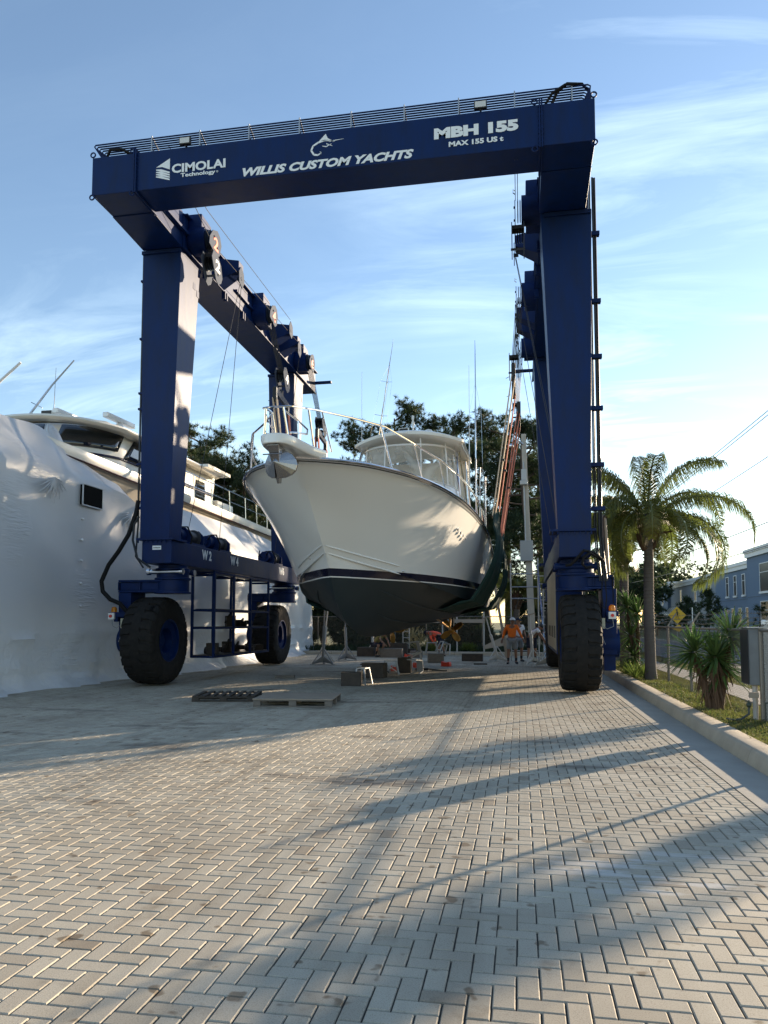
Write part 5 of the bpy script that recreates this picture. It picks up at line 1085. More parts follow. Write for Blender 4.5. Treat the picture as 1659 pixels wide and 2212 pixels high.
# ================================================================ FENCES
def mesh_fence(p0, p1, z0, z1, pitch, name_parent, wire=.0035, posts=None, rail=.022):
    p0 = Vector((*p0, 0)); p1 = Vector((*p1, 0)); L_ = (p1-p0).length; d = (p1-p0)/L_; H_ = z1-z0; V = []; F = []; n = int((L_+H_)/pitch)
    nrm = Vector((-d.y, d.x, 0))
    for k in range(n):
        for sg in (1, -1):
            a = k*pitch-(H_ if sg == 1 else 0); b = a+sg*H_ if sg == 1 else a-H_
            # clip to the fence length
            q0, q1 = (a, 0), (a+H_*sg, H_); u0, u1 = q0[0], q1[0]; t0, t1 = 0.0, 1.0
            for lim, s_ in ((0, 1), (L_, -1)):
                f0, f1 = s_*(u0-lim), s_*(u1-lim)
                if f0 < 0 and f1 < 0: t0 = 2; break
                if f0 < 0: t0 = max(t0, f0/(f0-f1))
                if f1 < 0: t1 = min(t1, f0/(f0-f1))
            if t0 >= t1: continue
            A = p0+d*(u0+(u1-u0)*t0)+Vector((0, 0, z0+H_*t0)); B = p0+d*(u0+(u1-u0)*t1)+Vector((0, 0, z0+H_*t1)); e = (B-A).normalized(); s = e.cross(nrm)*wire; o = len(V)
            off = nrm*(.004*sg)
            for P_ in (A+off, B+off): V += [tuple(P_-s), tuple(P_+s), tuple(P_+nrm*wire*1.6)]
            F += [(o, o+1, o+4, o+3), (o+1, o+2, o+5, o+4), (o+2, o, o+3, o+5)]
    soup('chain_link', V, F, WIRE, name_parent)
    for q in posts: P_ = p0+d*q; MB().cyl((P_.x, P_.y, z0-.1), (P_.x, P_.y, z1+.03), .03, 10).build('post', WIREPOST, name_parent, smooth=True)
    MB().cyl((p0.x, p0.y, z1), (p1.x, p1.y, z1), rail, 10).build('top_rail', WIREPOST, name_parent, smooth=True)
WIRE = mat('dull_fence_wire', (.16, .145, .12), .5, .6); WIREPOST = mat('fence_post_steel', (.22, .20, .175), .5, .6)
fr = thing('chain_link_fence', 'chain link fence with barbed wire along the road on the right', 'fence', (3.5, 20, 0))
mesh_fence((3.5, 7.5), (3.5, 36.9), .10, 1.47, .055, fr, posts=[2.2, 4.5, 6.9, 9.2, 11.65, 14.2, 16.8, 19.3, 22, 25, 28], wire=.0018)
mb = MB()
for k, (dx, z) in enumerate(((.06, 1.58), (.12, 1.67), (.18, 1.76))):
    y = 7.5
    while y < 36:
        sg_ = .03*math.sin(y*1.7+k); mb.tube([(3.5+dx, y, z+sg_), (3.5+dx, y+1.2, z-.03+.03*math.sin((y+1.2)*1.7+k)*.0), (3.5+dx, y+2.4, z+.03*math.sin((y+2.4)*1.7+k))], .004, 4); y += 2.4
    y = 7.6
    while y < 36: mb.tube([(3.5+dx-.012, y, z-.03), (3.5+dx+.012, y+.01, z+.0)], .005, 3); y += .16
mb.build('barbed_wire', WIRE, fr)
mb = MB()
for q in (2.2, 4.5, 6.9, 9.2, 11.65, 14.2, 16.8, 19.3, 22, 25, 28): mb.bar((3.5, 7.5+q, 1.49), (3.7, 7.5+q, 1.80), .03)
mb.build('barb_arm', WIREPOST, fr)
fb = thing('chain_link_fence', 'chain link fence across the back of the yard behind the workers', 'fence', (-9, 40, 0))
mesh_fence((-24, 40.2), (3.3, 40.2), .12, 1.88, .085, fb, wire=.0032, posts=[1+3*k for k in range(9)])
# ================================================================ POLES, ELECTRICAL BOX, SIGNS, WIRES
cp = thing('concrete_pole', 'square tan concrete utility pole with a grey box and floodlights', 'pole', (.55, 37.4, 0))
MB().hexa([(.38, 37.2, 0), (.74, 37.2, 0), (.74, 37.56, 0), (.38, 37.56, 0), (.14, 37.27, 10.9), (.36, 37.27, 10.9), (.36, 37.49, 10.9), (.14, 37.49, 10.9)]).build('shaft', CONC, cp, bevel=.03)
MB().box(.02, .64, 36.95, 37.22, 4.55, 5.55).build('junction_box', mat('grey_enclosure', (.30, .30, .29), .5), cp, bevel=.02)
MB().box(.12, .38, 37.1, 37.25, 8.55, 9.1).box(.05, .42, 36.9, 37.2, 8.3, 8.5).build('floodlight', mat('light_grey_enclosure', (.45, .45, .44), .4), cp, bevel=.02)
MB().tube([(.22, 37.2, 10.35), (-.2, 37.0, 10.65), (-.32, 37.0, 10.45)], .04, 8).sph((-.34, 37.0, 10.25), .12, 10, 8).build('camera_arm', CHROME, cp, smooth=True)
MB().cyl((.30, 37.18, 5.5), (.24, 37.25, 9.5), .03, 8).build('conduit', STEEL, cp)
eb = thing('electrical_box', 'tall grey metal switch box on posts by the fence with pipes and a hose', 'electrical box', (3.35, 12.1, .12)); _n0 = len(col.objects)
MB().box(3.20, 3.42, 12.0, 12.35, .66, 1.50).build('cabinet', mat('weathered_grey_steel', (.20, .215, .23), .45, .3, noise=((.13, .14, .15), .6), nscale=4), eb, bevel=.01)
MB().box(3.185, 3.195, 11.98, 12.37, .68, 1.48).build('cabinet_door', mat('dark_steel', (.03, .035, .045), .4, .4), eb)
MB().box(3.17, 3.45, 11.95, 12.4, 1.505, 1.52).build('rain_lid', STEEL, eb)
for x, y, z in ((3.44, 12.02, 1.56), (3.53, 12.05, 1.56), (3.60, 12.6, 1.1)):
    p_ = MB().box(x-.035, x+.035, y-.035, y+.035, .02, z).build('post', STEEL, eb, bevel=.004)
    if z > 1.5: MB().lathe([(.05, z), (.05, z+.05), (.03, z+.07)], (x, y, 0), 'z', 12).build('post_cap', mat('white_plastic', (.75, .75, .72), .4), p_, smooth=True)
MB().cyl((3.30, 12.1, .05), (3.30, 12.1, .66), .04, 12).build('pale_conduit', mat('beige_pipe', (.40, .38, .35), .6), eb, smooth=True)
MB().cyl((3.40, 12.0, .05), (3.40, 12.0, .40), .022, 8).cyl((3.40, 12.0, .40), (3.62, 12.0, .44), .02, 8).cyl((3.6, 12.0, .05), (3.6, 12.0, .44), .022, 8).sph((3.18, 12.0, .37), .04, 8, 6).cyl((3.18, 12.0, .33), (3.18, 12.0, .44), .014, 6).build('standpipe', mat('dark_green_pipe', (.04, .055, .04), .5), eb, smooth=True)
MB().box(3.17, 3.30, 11.92, 11.96, .48, .56).build('timber_cleat', PLY, eb)
MB().tube([(3.18, 12.0, .36), (3.17, 11.98, .24), (3.06, 11.95, .17), (2.98, 11.95, .155), (2.92, 11.98, .15), (2.89, 12.1, .15)], .016, 8).build('garden_hose', mat('dark_hose', (.05, .06, .055), .5), eb, smooth=True)
for _o in list(eb.children): _o.location.x += .13
sg = thing('crossing_sign', 'yellow diamond pedestrian crossing sign across the road', 'sign', (10.7, 55, 0))
MB().cyl((10.7, 55.05, 0), (10.7, 55.05, 2.2), .035, 8).build('post', STEEL, sg)
YS = mat('traffic_yellow', (.72, .42, .02), .5)
db = MB().prism([(10.7-.6, 2.05), (10.7, 1.45), (10.7+.6, 2.05), (10.7, 2.65)], 54.97, 55.0, 'y').build('diamond_board', YS, sg)
MB().prism([(10.7-.42, 1.15), (10.7+.1, .9), (10.7+.42, 1.15), (10.7+.1, 1.4)], 54.97, 55.0, 'y').build('arrow_board', YS, sg)
m = MB(); ox, oz, k = 10.7, 2.05, 1.0
m.prism([(ox-.02+.06*math.cos(R(a)), oz+.36+.06*math.sin(R(a))) for a in range(0, 360, 45)], 54.955, 54.965, 'y')
for a_, b_ in (((.0, .28), (.02, 0)), ((.02, 0), (-.16, -.34)), ((.02, 0), (.14, -.32)), ((0, .24), (-.18, .06)), ((0, .24), (.17, .08))): m.bar((ox+a_[0], 54.96, oz+a_[1]), (ox+b_[0], 54.96, oz+b_[1]), .085, .01)
m.build('walking_figure', BLACK, db)
mb = MB(); mb.cyl((13.2, 62, 0), (13.2, 62, 2.7), .04, 8); tag(mb.build('marker_post', mat('white_plastic', (.75, .75, .72), .4)), 'thin white marker post in front of the blue building', 'post')
# overhead wires on poles that stand right of the picture
up = thing('utility_pole', 'wooden utility pole carrying the overhead wires, right of the picture', 'utility pole', (22, 28, 0))
MB().cyl((22, 28, 0), (22, 28, 20.5), .17, 10, .11).build('shaft', WOODB, up); MB().box(20.9, 23.1, 27.94, 28.06, 19.3, 19.45).build('crossarm', WOODB, up)
up2 = thing('utility_pole', 'distant wooden utility pole carrying the overhead wires past the blue building', 'utility pole', (9.5, 150, 0))
MB().cyl((9.5, 150, 0), (9.5, 150, 12.5), .16, 8, .1).build('shaft', WOODB, up2); MB().box(8.4, 10.6, 149.9, 150.1, 12.0, 12.2).build('crossarm', WOODB, up2)
WLAB = ['highest overhead wire crossing the sky at right', 'second overhead wire close beside the highest one', 'third overhead wire running above the palm', 'fourth overhead wire crossing behind the palm fronds', 'lowest overhead wire passing over the blue building']
for k, ((x0, z0), (x1, z1)) in enumerate((((21.1, 19.5), (8.6, 12.3)), ((21.5, 19.5), (8.9, 12.3)), ((22, 16.4), (9.4, 10.6)), ((22, 10.6), (9.5, 8.1)), ((22, 8.6), (9.6, 7.0)))):
    pts = []
    for i in range(25):
        f = i/24; pts.append((x0+(x1-x0)*f, 28+(150-28)*f, z0+(z1-z0)*f-1.0*math.sin(math.pi*f)))
    tag(MB().tube(pts, .03 if k < 3 else .04, 5).build('overhead_wire', BLACK), WLAB[k], 'wire', 'overhead wires')
# ================================================================ BLUE BUILDING
bl = thing('blue_building', 'two-storey blue-grey commercial building with pale cornice across the road', 'building', (36, 130, 0))
BB = mat('blue_grey_stucco', (.14, .19, .265), .85, noise=((.115, .175, .265), .5), nscale=.3); BG = mat('pale_blue_grey_stucco', (.26, .29, .33), .85, noise=((.23, .26, .30), .5), nscale=.3); TRIM = mat('white_trim', (.75, .75, .73), .6)
segs = [(29.4, 160, 172, 9.6, BB), (30.0, 122, 160, 9.1, BG), (29.4, 99, 122, 9.5, BB), (27.6, 70, 99, 10.3, BB)]
for x, y0, y1, z, m in segs:
    wl = MB().box(x, 55, y0+.002, y1-.002, 0, z).build('wall', m, bl)
    MB().box(x-.25, 55.2, y0-.1, y1+.1, z-.9, z-.35).box(x-.4, 55.3, y0-.2, y1+.2, z-.348, z+.1).build('cornice', TRIM, wl)
    MB().box(x-.03, x-.005, y0, y1, 4.55, 4.62).build('score_line', mat('score_groove', (.10, .13, .17), .8), wl)
wins = [(30.0, y, 5.3, 7.5, .7) for y in (128, 138, 150)]+[(29.4, y, 5.2, 7.9, .6) for y in (103, 107, 111, 115)]+[(29.4, 165, 5.2, 7.4, .7)]+[(29.4, y, .9, 3.4, .7) for y in (102, 105.5, 109, 112.5, 116)]+[(27.6, 92, 5.1, 8.3, 1.8), (27.6, 83, 5.1, 8.3, 1.8), (27.6, 92, .7, 3.9, 1.8), (27.6, 83, .7, 3.9, 1.8)]
for x, y, z0, z1, w_ in wins:
    wn = MB().box(x-.06, x-.012, y-w_, y+w_, z0, z1).build('window', mat('building_glass', (.03, .035, .042), .3, spec=.25), bl)
    MB().box(x-.2, x-.01, y-w_-.15, y+w_+.15, z0-.25, z0-.002).box(x-.1, x-.01, y-w_-.09, y-w_-.002, z0, z1).box(x-.1, x-.01, y+w_+.002, y+w_+.09, z0, z1).box(x-.1, x-.01, y-w_-.09, y+w_+.09, z1+.002, z1+.1).box(x-.1, x-.061, y-w_, y+w_, z0+(z1-z0)*.68, z0+(z1-z0)*.68+.08).build('window_frame', TRIM, wn)
mb = MB()
for k in range(8): mb.bar((28.6+k*.02, 152+k*2, 3.0), (29.9, 152+k*2, 4.4), .12)
mb.box(28.4, 28.7, 150, 167, 2.9, 3.05); mb.build('slatted_canopy', TRIM, bl)
for i, (px, Y, h, lb) in enumerate(((1418, 92, 3.6, 'dark bushy young tree left of the crossing sign'), (1482, 95, 4.4, 'young pine right of the crossing sign'), (1530, 88, 5.0, 'taller young pine in front of the blue building'), (1640, 84, 3.4, 'thin sapling by the right part of the blue building'))):
    x = at(px, Y); t = thing('young_tree', lb, 'tree', (x, Y, 0), 0, 'young trees before the blue building'); rp = random.Random(200+i)
    MB().cyl((x, Y, 0), (x, Y, h*.9), .09, 6, .03).build('trunk', BARK, t)
    cs = [(x+rp.gauss(0, 1)*h*.24*(1.15-q), Y+rp.gauss(0, 1)*h*.22*(1.15-q), h*(.22+.8*q)) for q in [rp.random() for _ in range(170 if i < 3 else 30)]]
    V, F = tufts(cs, 26, .55, .07, 300+i); soup('crown', V, F, NEEDLE, t)
def round_tree(x, y, h, w_, seed, label, group, n=420):
    t = thing('broadleaf_tree', label, 'tree', (x, y, 0), 0, group); rp = random.Random(seed)
    tk = MB().tube([(x, y, -.1), (x+.2, y, h*.3), (x, y, h*.75)], [w_*.06, w_*.045, .03], 7); cs = []
    for k in range(14):
        a = rp.uniform(0, 6.28); e = Vector((x+math.cos(a)*w_*.42*rp.uniform(.4, 1), y+math.sin(a)*w_*.42*rp.uniform(.4, 1), h*rp.uniform(.45, .92))); tk.tube([(x+.1, y, h*rp.uniform(.25, .5)), tuple(e)], [.05, .02], 5)
        for _ in range(n//14): cs.append((e.x+rp.gauss(0, w_*.12), e.y+rp.gauss(0, w_*.12), e.z+rp.gauss(0, h*.06)))
    tk.build('trunk', BARK, t, smooth=True); V, F = tufts(cs, 30, max(.4, w_*.07), max(.09, w_*.016), seed); soup('crown', V, F, NEEDLE, t)
for i, (px, Y, h, w_, lb) in enumerate(((1390, 190, 14, 13, 'distant tree at the left end of the trees beyond the blue building'), (1462, 185, 16.5, 8, 'distant palm-like tree, tallest beyond the blue roof'), (1432, 195, 12.5, 14, 'distant round tree just left of the tallest one'), (1492, 180, 12.5, 9, 'distant low tree right of the tallest one'), (1522, 175, 14.0, 7, 'distant small round tree above the blue parapet'), (1350, 150, 13, 16, 'large dark tree mass seen behind the right palm trunk'), (1290, 140, 12, 14, 'dark tree behind the right leg of the hoist'), (1362, 110, 8, 10, 'dark shrubby tree beside the left end of the blue building'))):
    round_tree(at(px, Y), Y, h, w_, 400+i, lb, 'distant trees beyond the road', 500)
# unseen trees added to keep sun off the tent and left leg
for i, (x, y, h, w_) in enumerate(((38, 75, 21.5, 5.0), (35.4, 76, 25.0, 4.6), (32.6, 75, 22.5, 6.0))):
    round_tree(x, y, h, w_, 500+i, ['street tree across the road, right of the picture, nearest the building', 'wide street tree right of the picture', 'tall narrow street tree between the other two, right of the picture', 'smaller street tree right of the picture', 'tallest street tree right of the picture', 'low roadside tree right of the picture'][i], 'street trees right of the picture', 1100)
# ================================================================ YARD OBJECTS
def pallet(name, label, c, size, rot, h, boarded, material, seed):
    t = thing(name, label, 'pallet', (c[0], c[1], 0), rot, 'pallets on the paving'); m = Matrix.Translation((c[0], c[1], 0)) @ Matrix.Rotation(rot, 4, 'Z'); L_, W_ = size; rp = random.Random(seed)
    def bx(a0, a1, b0, b1, z0, z1): return [m @ Vector(q) for q in ((a0,b0,z0),(a1,b0,z0),(a1,b1,z0),(a0,b1,z0),(a0,b0,z1),(a1,b0,z1),(a1,b1,z1),(a0,b1,z1))]
    for k, yy in enumerate((-W_/2, -.05, W_/2-.1)):
        mb = MB().hexa(bx(-L_/2, L_/2, yy, yy+.1, .0, .022))
        for q in (-L_/2, -.07, L_/2-.14): mb.hexa(bx(q, q+.14, yy, yy+.1, .024, h-.045))
        mb.hexa(bx(-L_/2, L_/2, yy, yy+.1, h-.043, h-.023)); mb.build('stringer', material, t, bevel=.003)
    if boarded: MB().hexa(bx(-L_/2-.01, L_/2+.01, -W_/2-.01, W_/2+.01, h-.021, h)).build('plywood_top', PLY, t, bevel=.003)
    else:
        n_ = 8
        for k in range(n_):
            a = -L_/2+(L_-.09)*k/(n_-1); MB().hexa(bx(a+rp.uniform(-.008, .008), a+.09, -W_/2+rp.uniform(-.01, .01), W_/2, h-.021, h-.001)).build('deck_board', material, t, bevel=.003)
    return t
pallet('wooden_pallet', 'flat wooden pallet topped with a plywood sheet, right of the slatted one', (-4.3, 14.3), (1.5, 1.25), R(6), .155, True, WOODG, 1)
pallet('wooden_pallet', 'dark weathered slatted pallet left of the plywood-topped one', (-6.0, 14.9), (1.25, 1.15), R(12), .12, False, WOODB, 2)
# boat stands: tripod base, tube, screw top and pad
def stand(label, top_z, lean=0, orange=False, fold=0, paint=STEEL):
    t = local('boat_stand', label, 'boat stand', 'tripod boat stands'); hd = MB().tube([(0, 0, .25), (lean*.6, 0, top_z*.62)], .058, 10).build('tube', paint, t, smooth=True)
    MB().tube([(lean*.55, 0, top_z*.58), (lean, 0, top_z)], .026, 8).build('screw_jack', paint, hd, smooth=True)
    MB().tube([(lean*.6, -.14, top_z*.62), (lean*.6, .14, top_z*.62)], .015, 6).build('crank_bar', paint, hd)
    for k in range(3):
        a = R(90+120*k+fold); e = Vector((math.cos(a)*.45, math.sin(a)*.45, .0)); lg = MB().prism([(0, .10), (.45, .03), (.45, .06), (.06, .30), (0, .30)], -.02, .02, 'y'); lg.v = [tuple(Matrix.Rotation(a, 3, 'Z') @ Vector(q)) for q in lg.v]; lg.bar((0, 0, .62), e+Vector((0, 0, .04)), .03)
        lg.bar((0, 0, .14), e*.9+Vector((0, 0, .05)), .04); lg.obox((e.x, e.y, .012), (.12, .12, .022), a); lg.build('tripod_leg', paint, t)
    MB().obox((lean, 0, top_z+.02), (.34, .22, .04), 0, (0, R(-14))).build('pad', PLY if not orange else mat('orange_pad', (.7, .16, .03), .6), t, bevel=.01)
    return t
GREYP = mat('grey_painted_steel', (.24, .25, .265), .55, .2, noise=((.2, .19, .18), .7), nscale=8)
WPAINT = mat('white_painted_steel', (.48, .47, .45), .55, noise=((.4, .38, .35), .6), nscale=8)
for args in ((-7.30, 27.4, 2.35, .06, 0, 'grey tripod boat stand nearest the left rear wheel, its tube upright', False, GREYP), (-7.75, 29.0, 2.25, .22, 30, 'pale boat stand leaning just behind the nearest grey stand', False, WPAINT), (-7.15, 30.6, 2.2, -.08, 10, 'boat stand behind the leaning pair, left of the keel', False, GREYP),
             (-6.95, 35.2, 1.75, .02, 60, 'small boat stand standing under the keel end', False, WPAINT), (-.95, 30.6, 1.75, -.42, 0, 'white boat stand leaning left beside the man in orange', False, WPAINT), (.42, 28.7, 1.85, -.08, 20, 'white boat stand with flat dark pad right of the man in orange', False, WPAINT), (.92, 27.8, 1.95, .32, -20, 'boat stand with an orange-edged pad by the engine house', True, WPAINT)):
    x, y, h, ln, fo, lb, og, pt = args; place(stand(lb, h, ln, og, fo, pt), (x, y, 0), R(10))
# cribbing timbers, steps, chocks
def block(c, size, rot, label, m=WOODB, z=0):
    mb = MB().obox((0, 0, size[2]/2), size); o = mb.build('timber_block', m, None, bevel=.012); o.location = (c[0], c[1], z); o.rotation_euler = (0, 0, rot); return tag(o, label, 'timber block', 'cribbing timbers')
for c, s, r_, lb, m, z in (((-4.20, 18.55), (.50, .42, .34), R(8), 'dark square timber block nearest the camera with a small stool on top', WOODB, 0), ((-4.15, 21.3), (.66, .42, .42), R(-6), 'dark timber block just behind the front stool', WOODB, 0), ((-3.62, 23.6), (.42, .5, .48), R(4), 'dark tall timber block next to the crossed trestle', WOODB, 0),
    ((-3.30, 29.5), (.62, .5, .36), R(10), 'brown timber block carrying two small white stools', WOODG, 0), ((-4.6, 33.4), (.55, .5, .30), R(5), 'small pale-topped block behind the toppled stool', WOODG, 0), ((-1.95, 30.9), (.85, .35, .30), R(0), 'long dark timber lying alone in front of the propeller', WOODB, 0),
    ((-7.1, 36.0-1.5), (.80, .55, .42), R(0), 'large dark timber block at left of the crouching worker', WOODB, 0), ((-5.75, 33.6), (1.0, .6, .40), R(3), 'wide brown timber block right of the crouching worker', WOODG, 0), ((-5.6, 34.6), (.85, .45, .62), R(0), 'tall brown timber block behind the wide one', WOODB, 0),
    ((-5.1, 35.0), (.45, .4, .34), R(-4), 'small dark block at the right end of the timber pile', WOODB, 0), ((-6.2, 34.2), (.7, .5, .36), R(20), 'tan timber lying under the crouching worker', PLY, 0)):
    block(c, s, r_, lb, m, z)
def stool(label, pos, rot, tilt=0, z=0, fold=False):
    t = local('work_stool', label, 'work stool', 'small aluminium work stools'); MB().box(-.19, .19, -.12, .12, .40, .43).build('step_top', mat('pale_aluminium', (.36, .37, .38), .5, .5), t, bevel=.006)
    for sx_ in (-1, 1):
        MB().bar((sx_*.17, -.10, .40), (sx_*.24, -.16, 0), .035).bar((sx_*.17, .10, .40), (sx_*.24, .16, 0), .035).bar((sx_*.235, -.15, .06), (sx_*.235, .15, .06), .03).build('side_frame', mat('pale_aluminium', (.36, .37, .38), .5, .5), t)
    if fold: MB().bar((-.2, -.14, .35), (.2, -.14, .08), .02).bar((.2, -.14, .35), (-.2, -.14, .08), .02).build('cross_brace', STEEL, t)
    t.rotation_euler = (0, tilt, rot); t.location = (*pos, z); return t
stool('small pale stool standing beside the nearest dark block', (-3.98, 18.9), R(80), 0, 0); stool('aluminium stool with crossed braces between the dark blocks', (-3.9, 22.6), R(15), 0, 0, True); stool('stool lying on its side on the tall dark block', (-3.55, 23.6), R(30), R(75), .70); stool('toppled stool lying on the paving by the orange buckets', (-3.9, 26.6), R(20), R(80), .22)
stool('left one of two stools on the brown timber block', (-3.45, 29.5), R(0), 0, .36); stool('right one of two stools on the brown timber block', (-3.05, 29.7), R(40), R(20), .37); stool('pale stool lying low at the foot of the crossed one', (-3.3, 22.9), R(60), R(85), .2)
RED = mat('red_plastic_orange', (.65, .05, .02), .45)
def jerry(x, y, rot, label):
    o = MB().prism([(-.17, 0), (.17, 0), (.17, .10), (.13, .17), (.05, .14), (-.06, .14), (-.15, .19), (-.17, .14)], -.09, .09, 'y').build('red_chock', RED, None, bevel=.012); o.location = (x, y, 0); o.rotation_euler = (0, 0, rot); tag(o, label, 'wheel chock', 'red plastic chocks')
jerry(-4.0, 24.2, R(5), 'red plastic chock right of the dark blocks'); jerry(-2.65, 27.1, R(-20), 'red plastic chock lying alone under the propeller'); jerry(-4.9, 33.0, R(0), 'red plastic chock furthest back near the timber pile'); jerry(-3.55, 26.2, R(40), 'red plastic chock beside the toppled stool')
def plank(name, c, size, rot, label, m, z=.0):
    o = MB().obox((0, 0, size[2]/2), size).build(name, m, None, bevel=.003); o.location = (c[0], c[1], z); o.rotation_euler = (0, 0, rot); return tag(o, label, name.replace('_', ' '))
plank('plywood_sheet', (-4.6, 24.9), (1.3, .6, .03), R(8), 'thin brown board lying flat behind the dark blocks', PLY); plank('short_post', (-6.6, 20.6), (.55, .10, .09), R(4), 'short round-edged timber offcut alone on the paving', WOODG); plank('timber_offcut', (-1.5, 28.4), (.5, .12, .05), R(5), 'thin dark timber offcut right of the lone red chock', WOODB)
tl = thing('hand_tools', 'heap of dark hand tools and straps lying on the paving under the hull', 'tools', (-2.95, 24.4, 0)); MB().tube([(-3.4, 24.4, .03), (-3.0, 24.5, .06), (-2.6, 24.35, .03)], .025, 6).obox((-3.2, 24.5, .05), (.4, .1, .08), R(15)).obox((-2.6, 24.35, .03), (.5, .06, .04), R(-4)).build('tool', BLACK, tl)
# scaffold frame and ladders behind the men
sc = thing('scaffold_frame', 'galvanised scaffold frame with horizontal rungs behind the man in orange', 'scaffold', (.2, 31.2, 0))
for x in (-.38, .72): MB().tube([(x, 31.2, 0), (x, 31.2, 4.0 if x < 0 else 4.2)], .028, 8).build('upright', STEEL, sc, smooth=True)
for z in (3.55, 3.02, 2.55, .42): MB().tube([(-.38, 31.2, z), (.72, 31.2, z)], .024, 8).build('rung', STEEL, sc, smooth=True)
ld = thing('aluminium_ladder', 'aluminium ladder leaning up against the engine house side', 'ladder', (.95, 30.4, 0))
for x in (.82, 1.2): MB().bar((x+.15, 30.0, 0), (x-.12, 31.0, 3.9), .07, .03).build('rail', CHROME if x < 1 else STEEL, ld)
for k in range(11): f = (k+.6)/12; MB().bar((.97-.27*f, 30+f, 3.9*f), (1.35-.27*f, 30+f, 3.9*f), .035).build('rung', STEEL, ld)
sl2 = thing('work_steps', 'wide aluminium work steps seen between the ladder and the engine house', 'steps', (1.5, 32.3, 0))
for x in (.95, 2.0): MB().bar((x, 32.3, 0), (x, 32.3, 3.1), .06).build('rail', STEEL, sl2)
for k in range(10): MB().box(.95, 2.0, 32.2, 32.42, .3+k*.29, .335+k*.29).build('tread', STEEL, sl2)
tp = thing('timber_prop', 'long pale timber prop leaning up beside the green canvas', 'timber prop', (-.55, 31.0, 0)); MB().bar((-.55, 31.4, 0), (-1.15, 30.6, 4.0), .11, .06).build('beam', mat('pale_timber', (.42, .36, .29), .85, noise=((.3, .25, .2), .6), nscale=5), tp)
gp = thing('gate_frame', 'rusty pale pipe frame with a wooden rail standing by the back fence', 'pipe frame', (-2, 36.4, 0))
for x in (-1.75, -3.05, -3.75): MB().cyl((x, 36.6, 0), (x, 36.6, 2.55), .035, 8).build('upright', WPAINT, gp, smooth=True)
MB().box(-5.6, -1.7, 36.5, 36.56, 1.55, 1.72).build('wooden_rail', mat('pale_timber', (.42, .36, .29), .85), gp); MB().hexa([(-1.75, 36.4, .28), (-.6, 36.4, .5), (-.6, 36.46, .5), (-1.75, 36.46, .28), (-1.75, 36.4, .45), (-.6, 36.4, 1.0), (-.6, 36.46, 1.0), (-1.75, 36.46, .45)]).build('pale_board', mat('pale_timber', (.42, .36, .29), .85), gp)
sd = thing('small_ladder', 'short white step ladder behind the timber pile', 'ladder', (-5.35, 35.3, 0))
for x in (-5.5, -5.2): MB().bar((x, 35.3, 0), (x, 35.3, 1.35), .04).build('rail', WPAINT, sd)
for k in range(4): MB().bar((-5.5, 35.3, .25+.3*k), (-5.2, 35.3, .25+.3*k), .03).build('rung', WPAINT, sd)
tag(MB().tube([(-5.9, 27.5, .02), (-5.2, 27.1, .02), (-4.9, 26.3, .02), (-5.6, 25.6, .02), (-5.3, 24.6, .02), (-4.4, 24.2, .02), (-4.1, 23.4, .02)], .018, 6).build('air_hose', HOSE, smooth=True), 'thin dark air hose snaking over the paving left of the blocks', 'hose')
# ================================================================ PEOPLE
def skin_obj(name, verts, edges, rad, material, parent, sub=2, root=0):
    me = bpy.data.meshes.new(name); me.from_pydata([tuple(v) for v in verts], edges, []); o = bpy.data.objects.new(name, me); col.objects.link(o)
    md = o.modifiers.new('skin', 'SKIN'); md.use_smooth_shade = True
    for i, r_ in enumerate(rad): me.skin_vertices[0].data[i].radius = (r_, r_) if not isinstance(r_, tuple) else r_
    me.skin_vertices[0].data[root].use_root = True
    s = o.modifiers.new('sub', 'SUBSURF'); s.levels = s.render_levels = sub
    bpy.context.view_layer.update(); ev = bpy.data.meshes.new_from_object(o.evaluated_get(bpy.context.evaluated_depsgraph_get())); o.modifiers.clear(); o.data = ev; ev.name = name; ev.materials.clear(); ev.materials.append(material)
    ev.polygons.foreach_set('use_smooth', [True]*len(ev.polygons)); o.parent = parent; return o
def chain(parts):
    V, E, Rr = [], [], []; idx = {}
    for nm, p, r_, par in parts:
        idx[nm] = len(V); V.append(Vector(p)); Rr.append(r_)
        if par: E.append((idx[par], idx[nm]))
    return V, E, Rr
def hand(parts, side, wrist, d, up, tag_):
    """palm and five bent fingers beyond the wrist; d = along the hand, up = palm normal"""
    d = Vector(d).normalized(); up = Vector(up).normalized(); a = d.cross(up).normalized(); w_ = Vector(wrist)
    parts.append((tag_+'palm', w_+d*.05, .030, tag_)); parts.append((tag_+'palm2', w_+d*.085, .030, tag_+'palm'))
    for k, (o_, L_) in enumerate(((-.030, .075), (-.010, .085), (.012, .08), (.032, .062))):
        b = w_+d*.095+a*o_; f1 = b+d*L_*.5+up*.006; f2 = f1+(d*.6+up*.8).normalized()*L_*.5
        parts.append((f'{tag_}f{k}a', b, .010, tag_+'palm2')); parts.append((f'{tag_}f{k}b', f1, .0095, f'{tag_}f{k}a')); parts.append((f'{tag_}f{k}c', f2, .008, f'{tag_}f{k}b'))
    b = w_+d*.045-a*.035*side+up*.01; parts.append((tag_+'t1', b, .012, tag_+'palm')); parts.append((tag_+'t2', b-a*.025*side+d*.03+up*.02, .0095, tag_+'t1'))
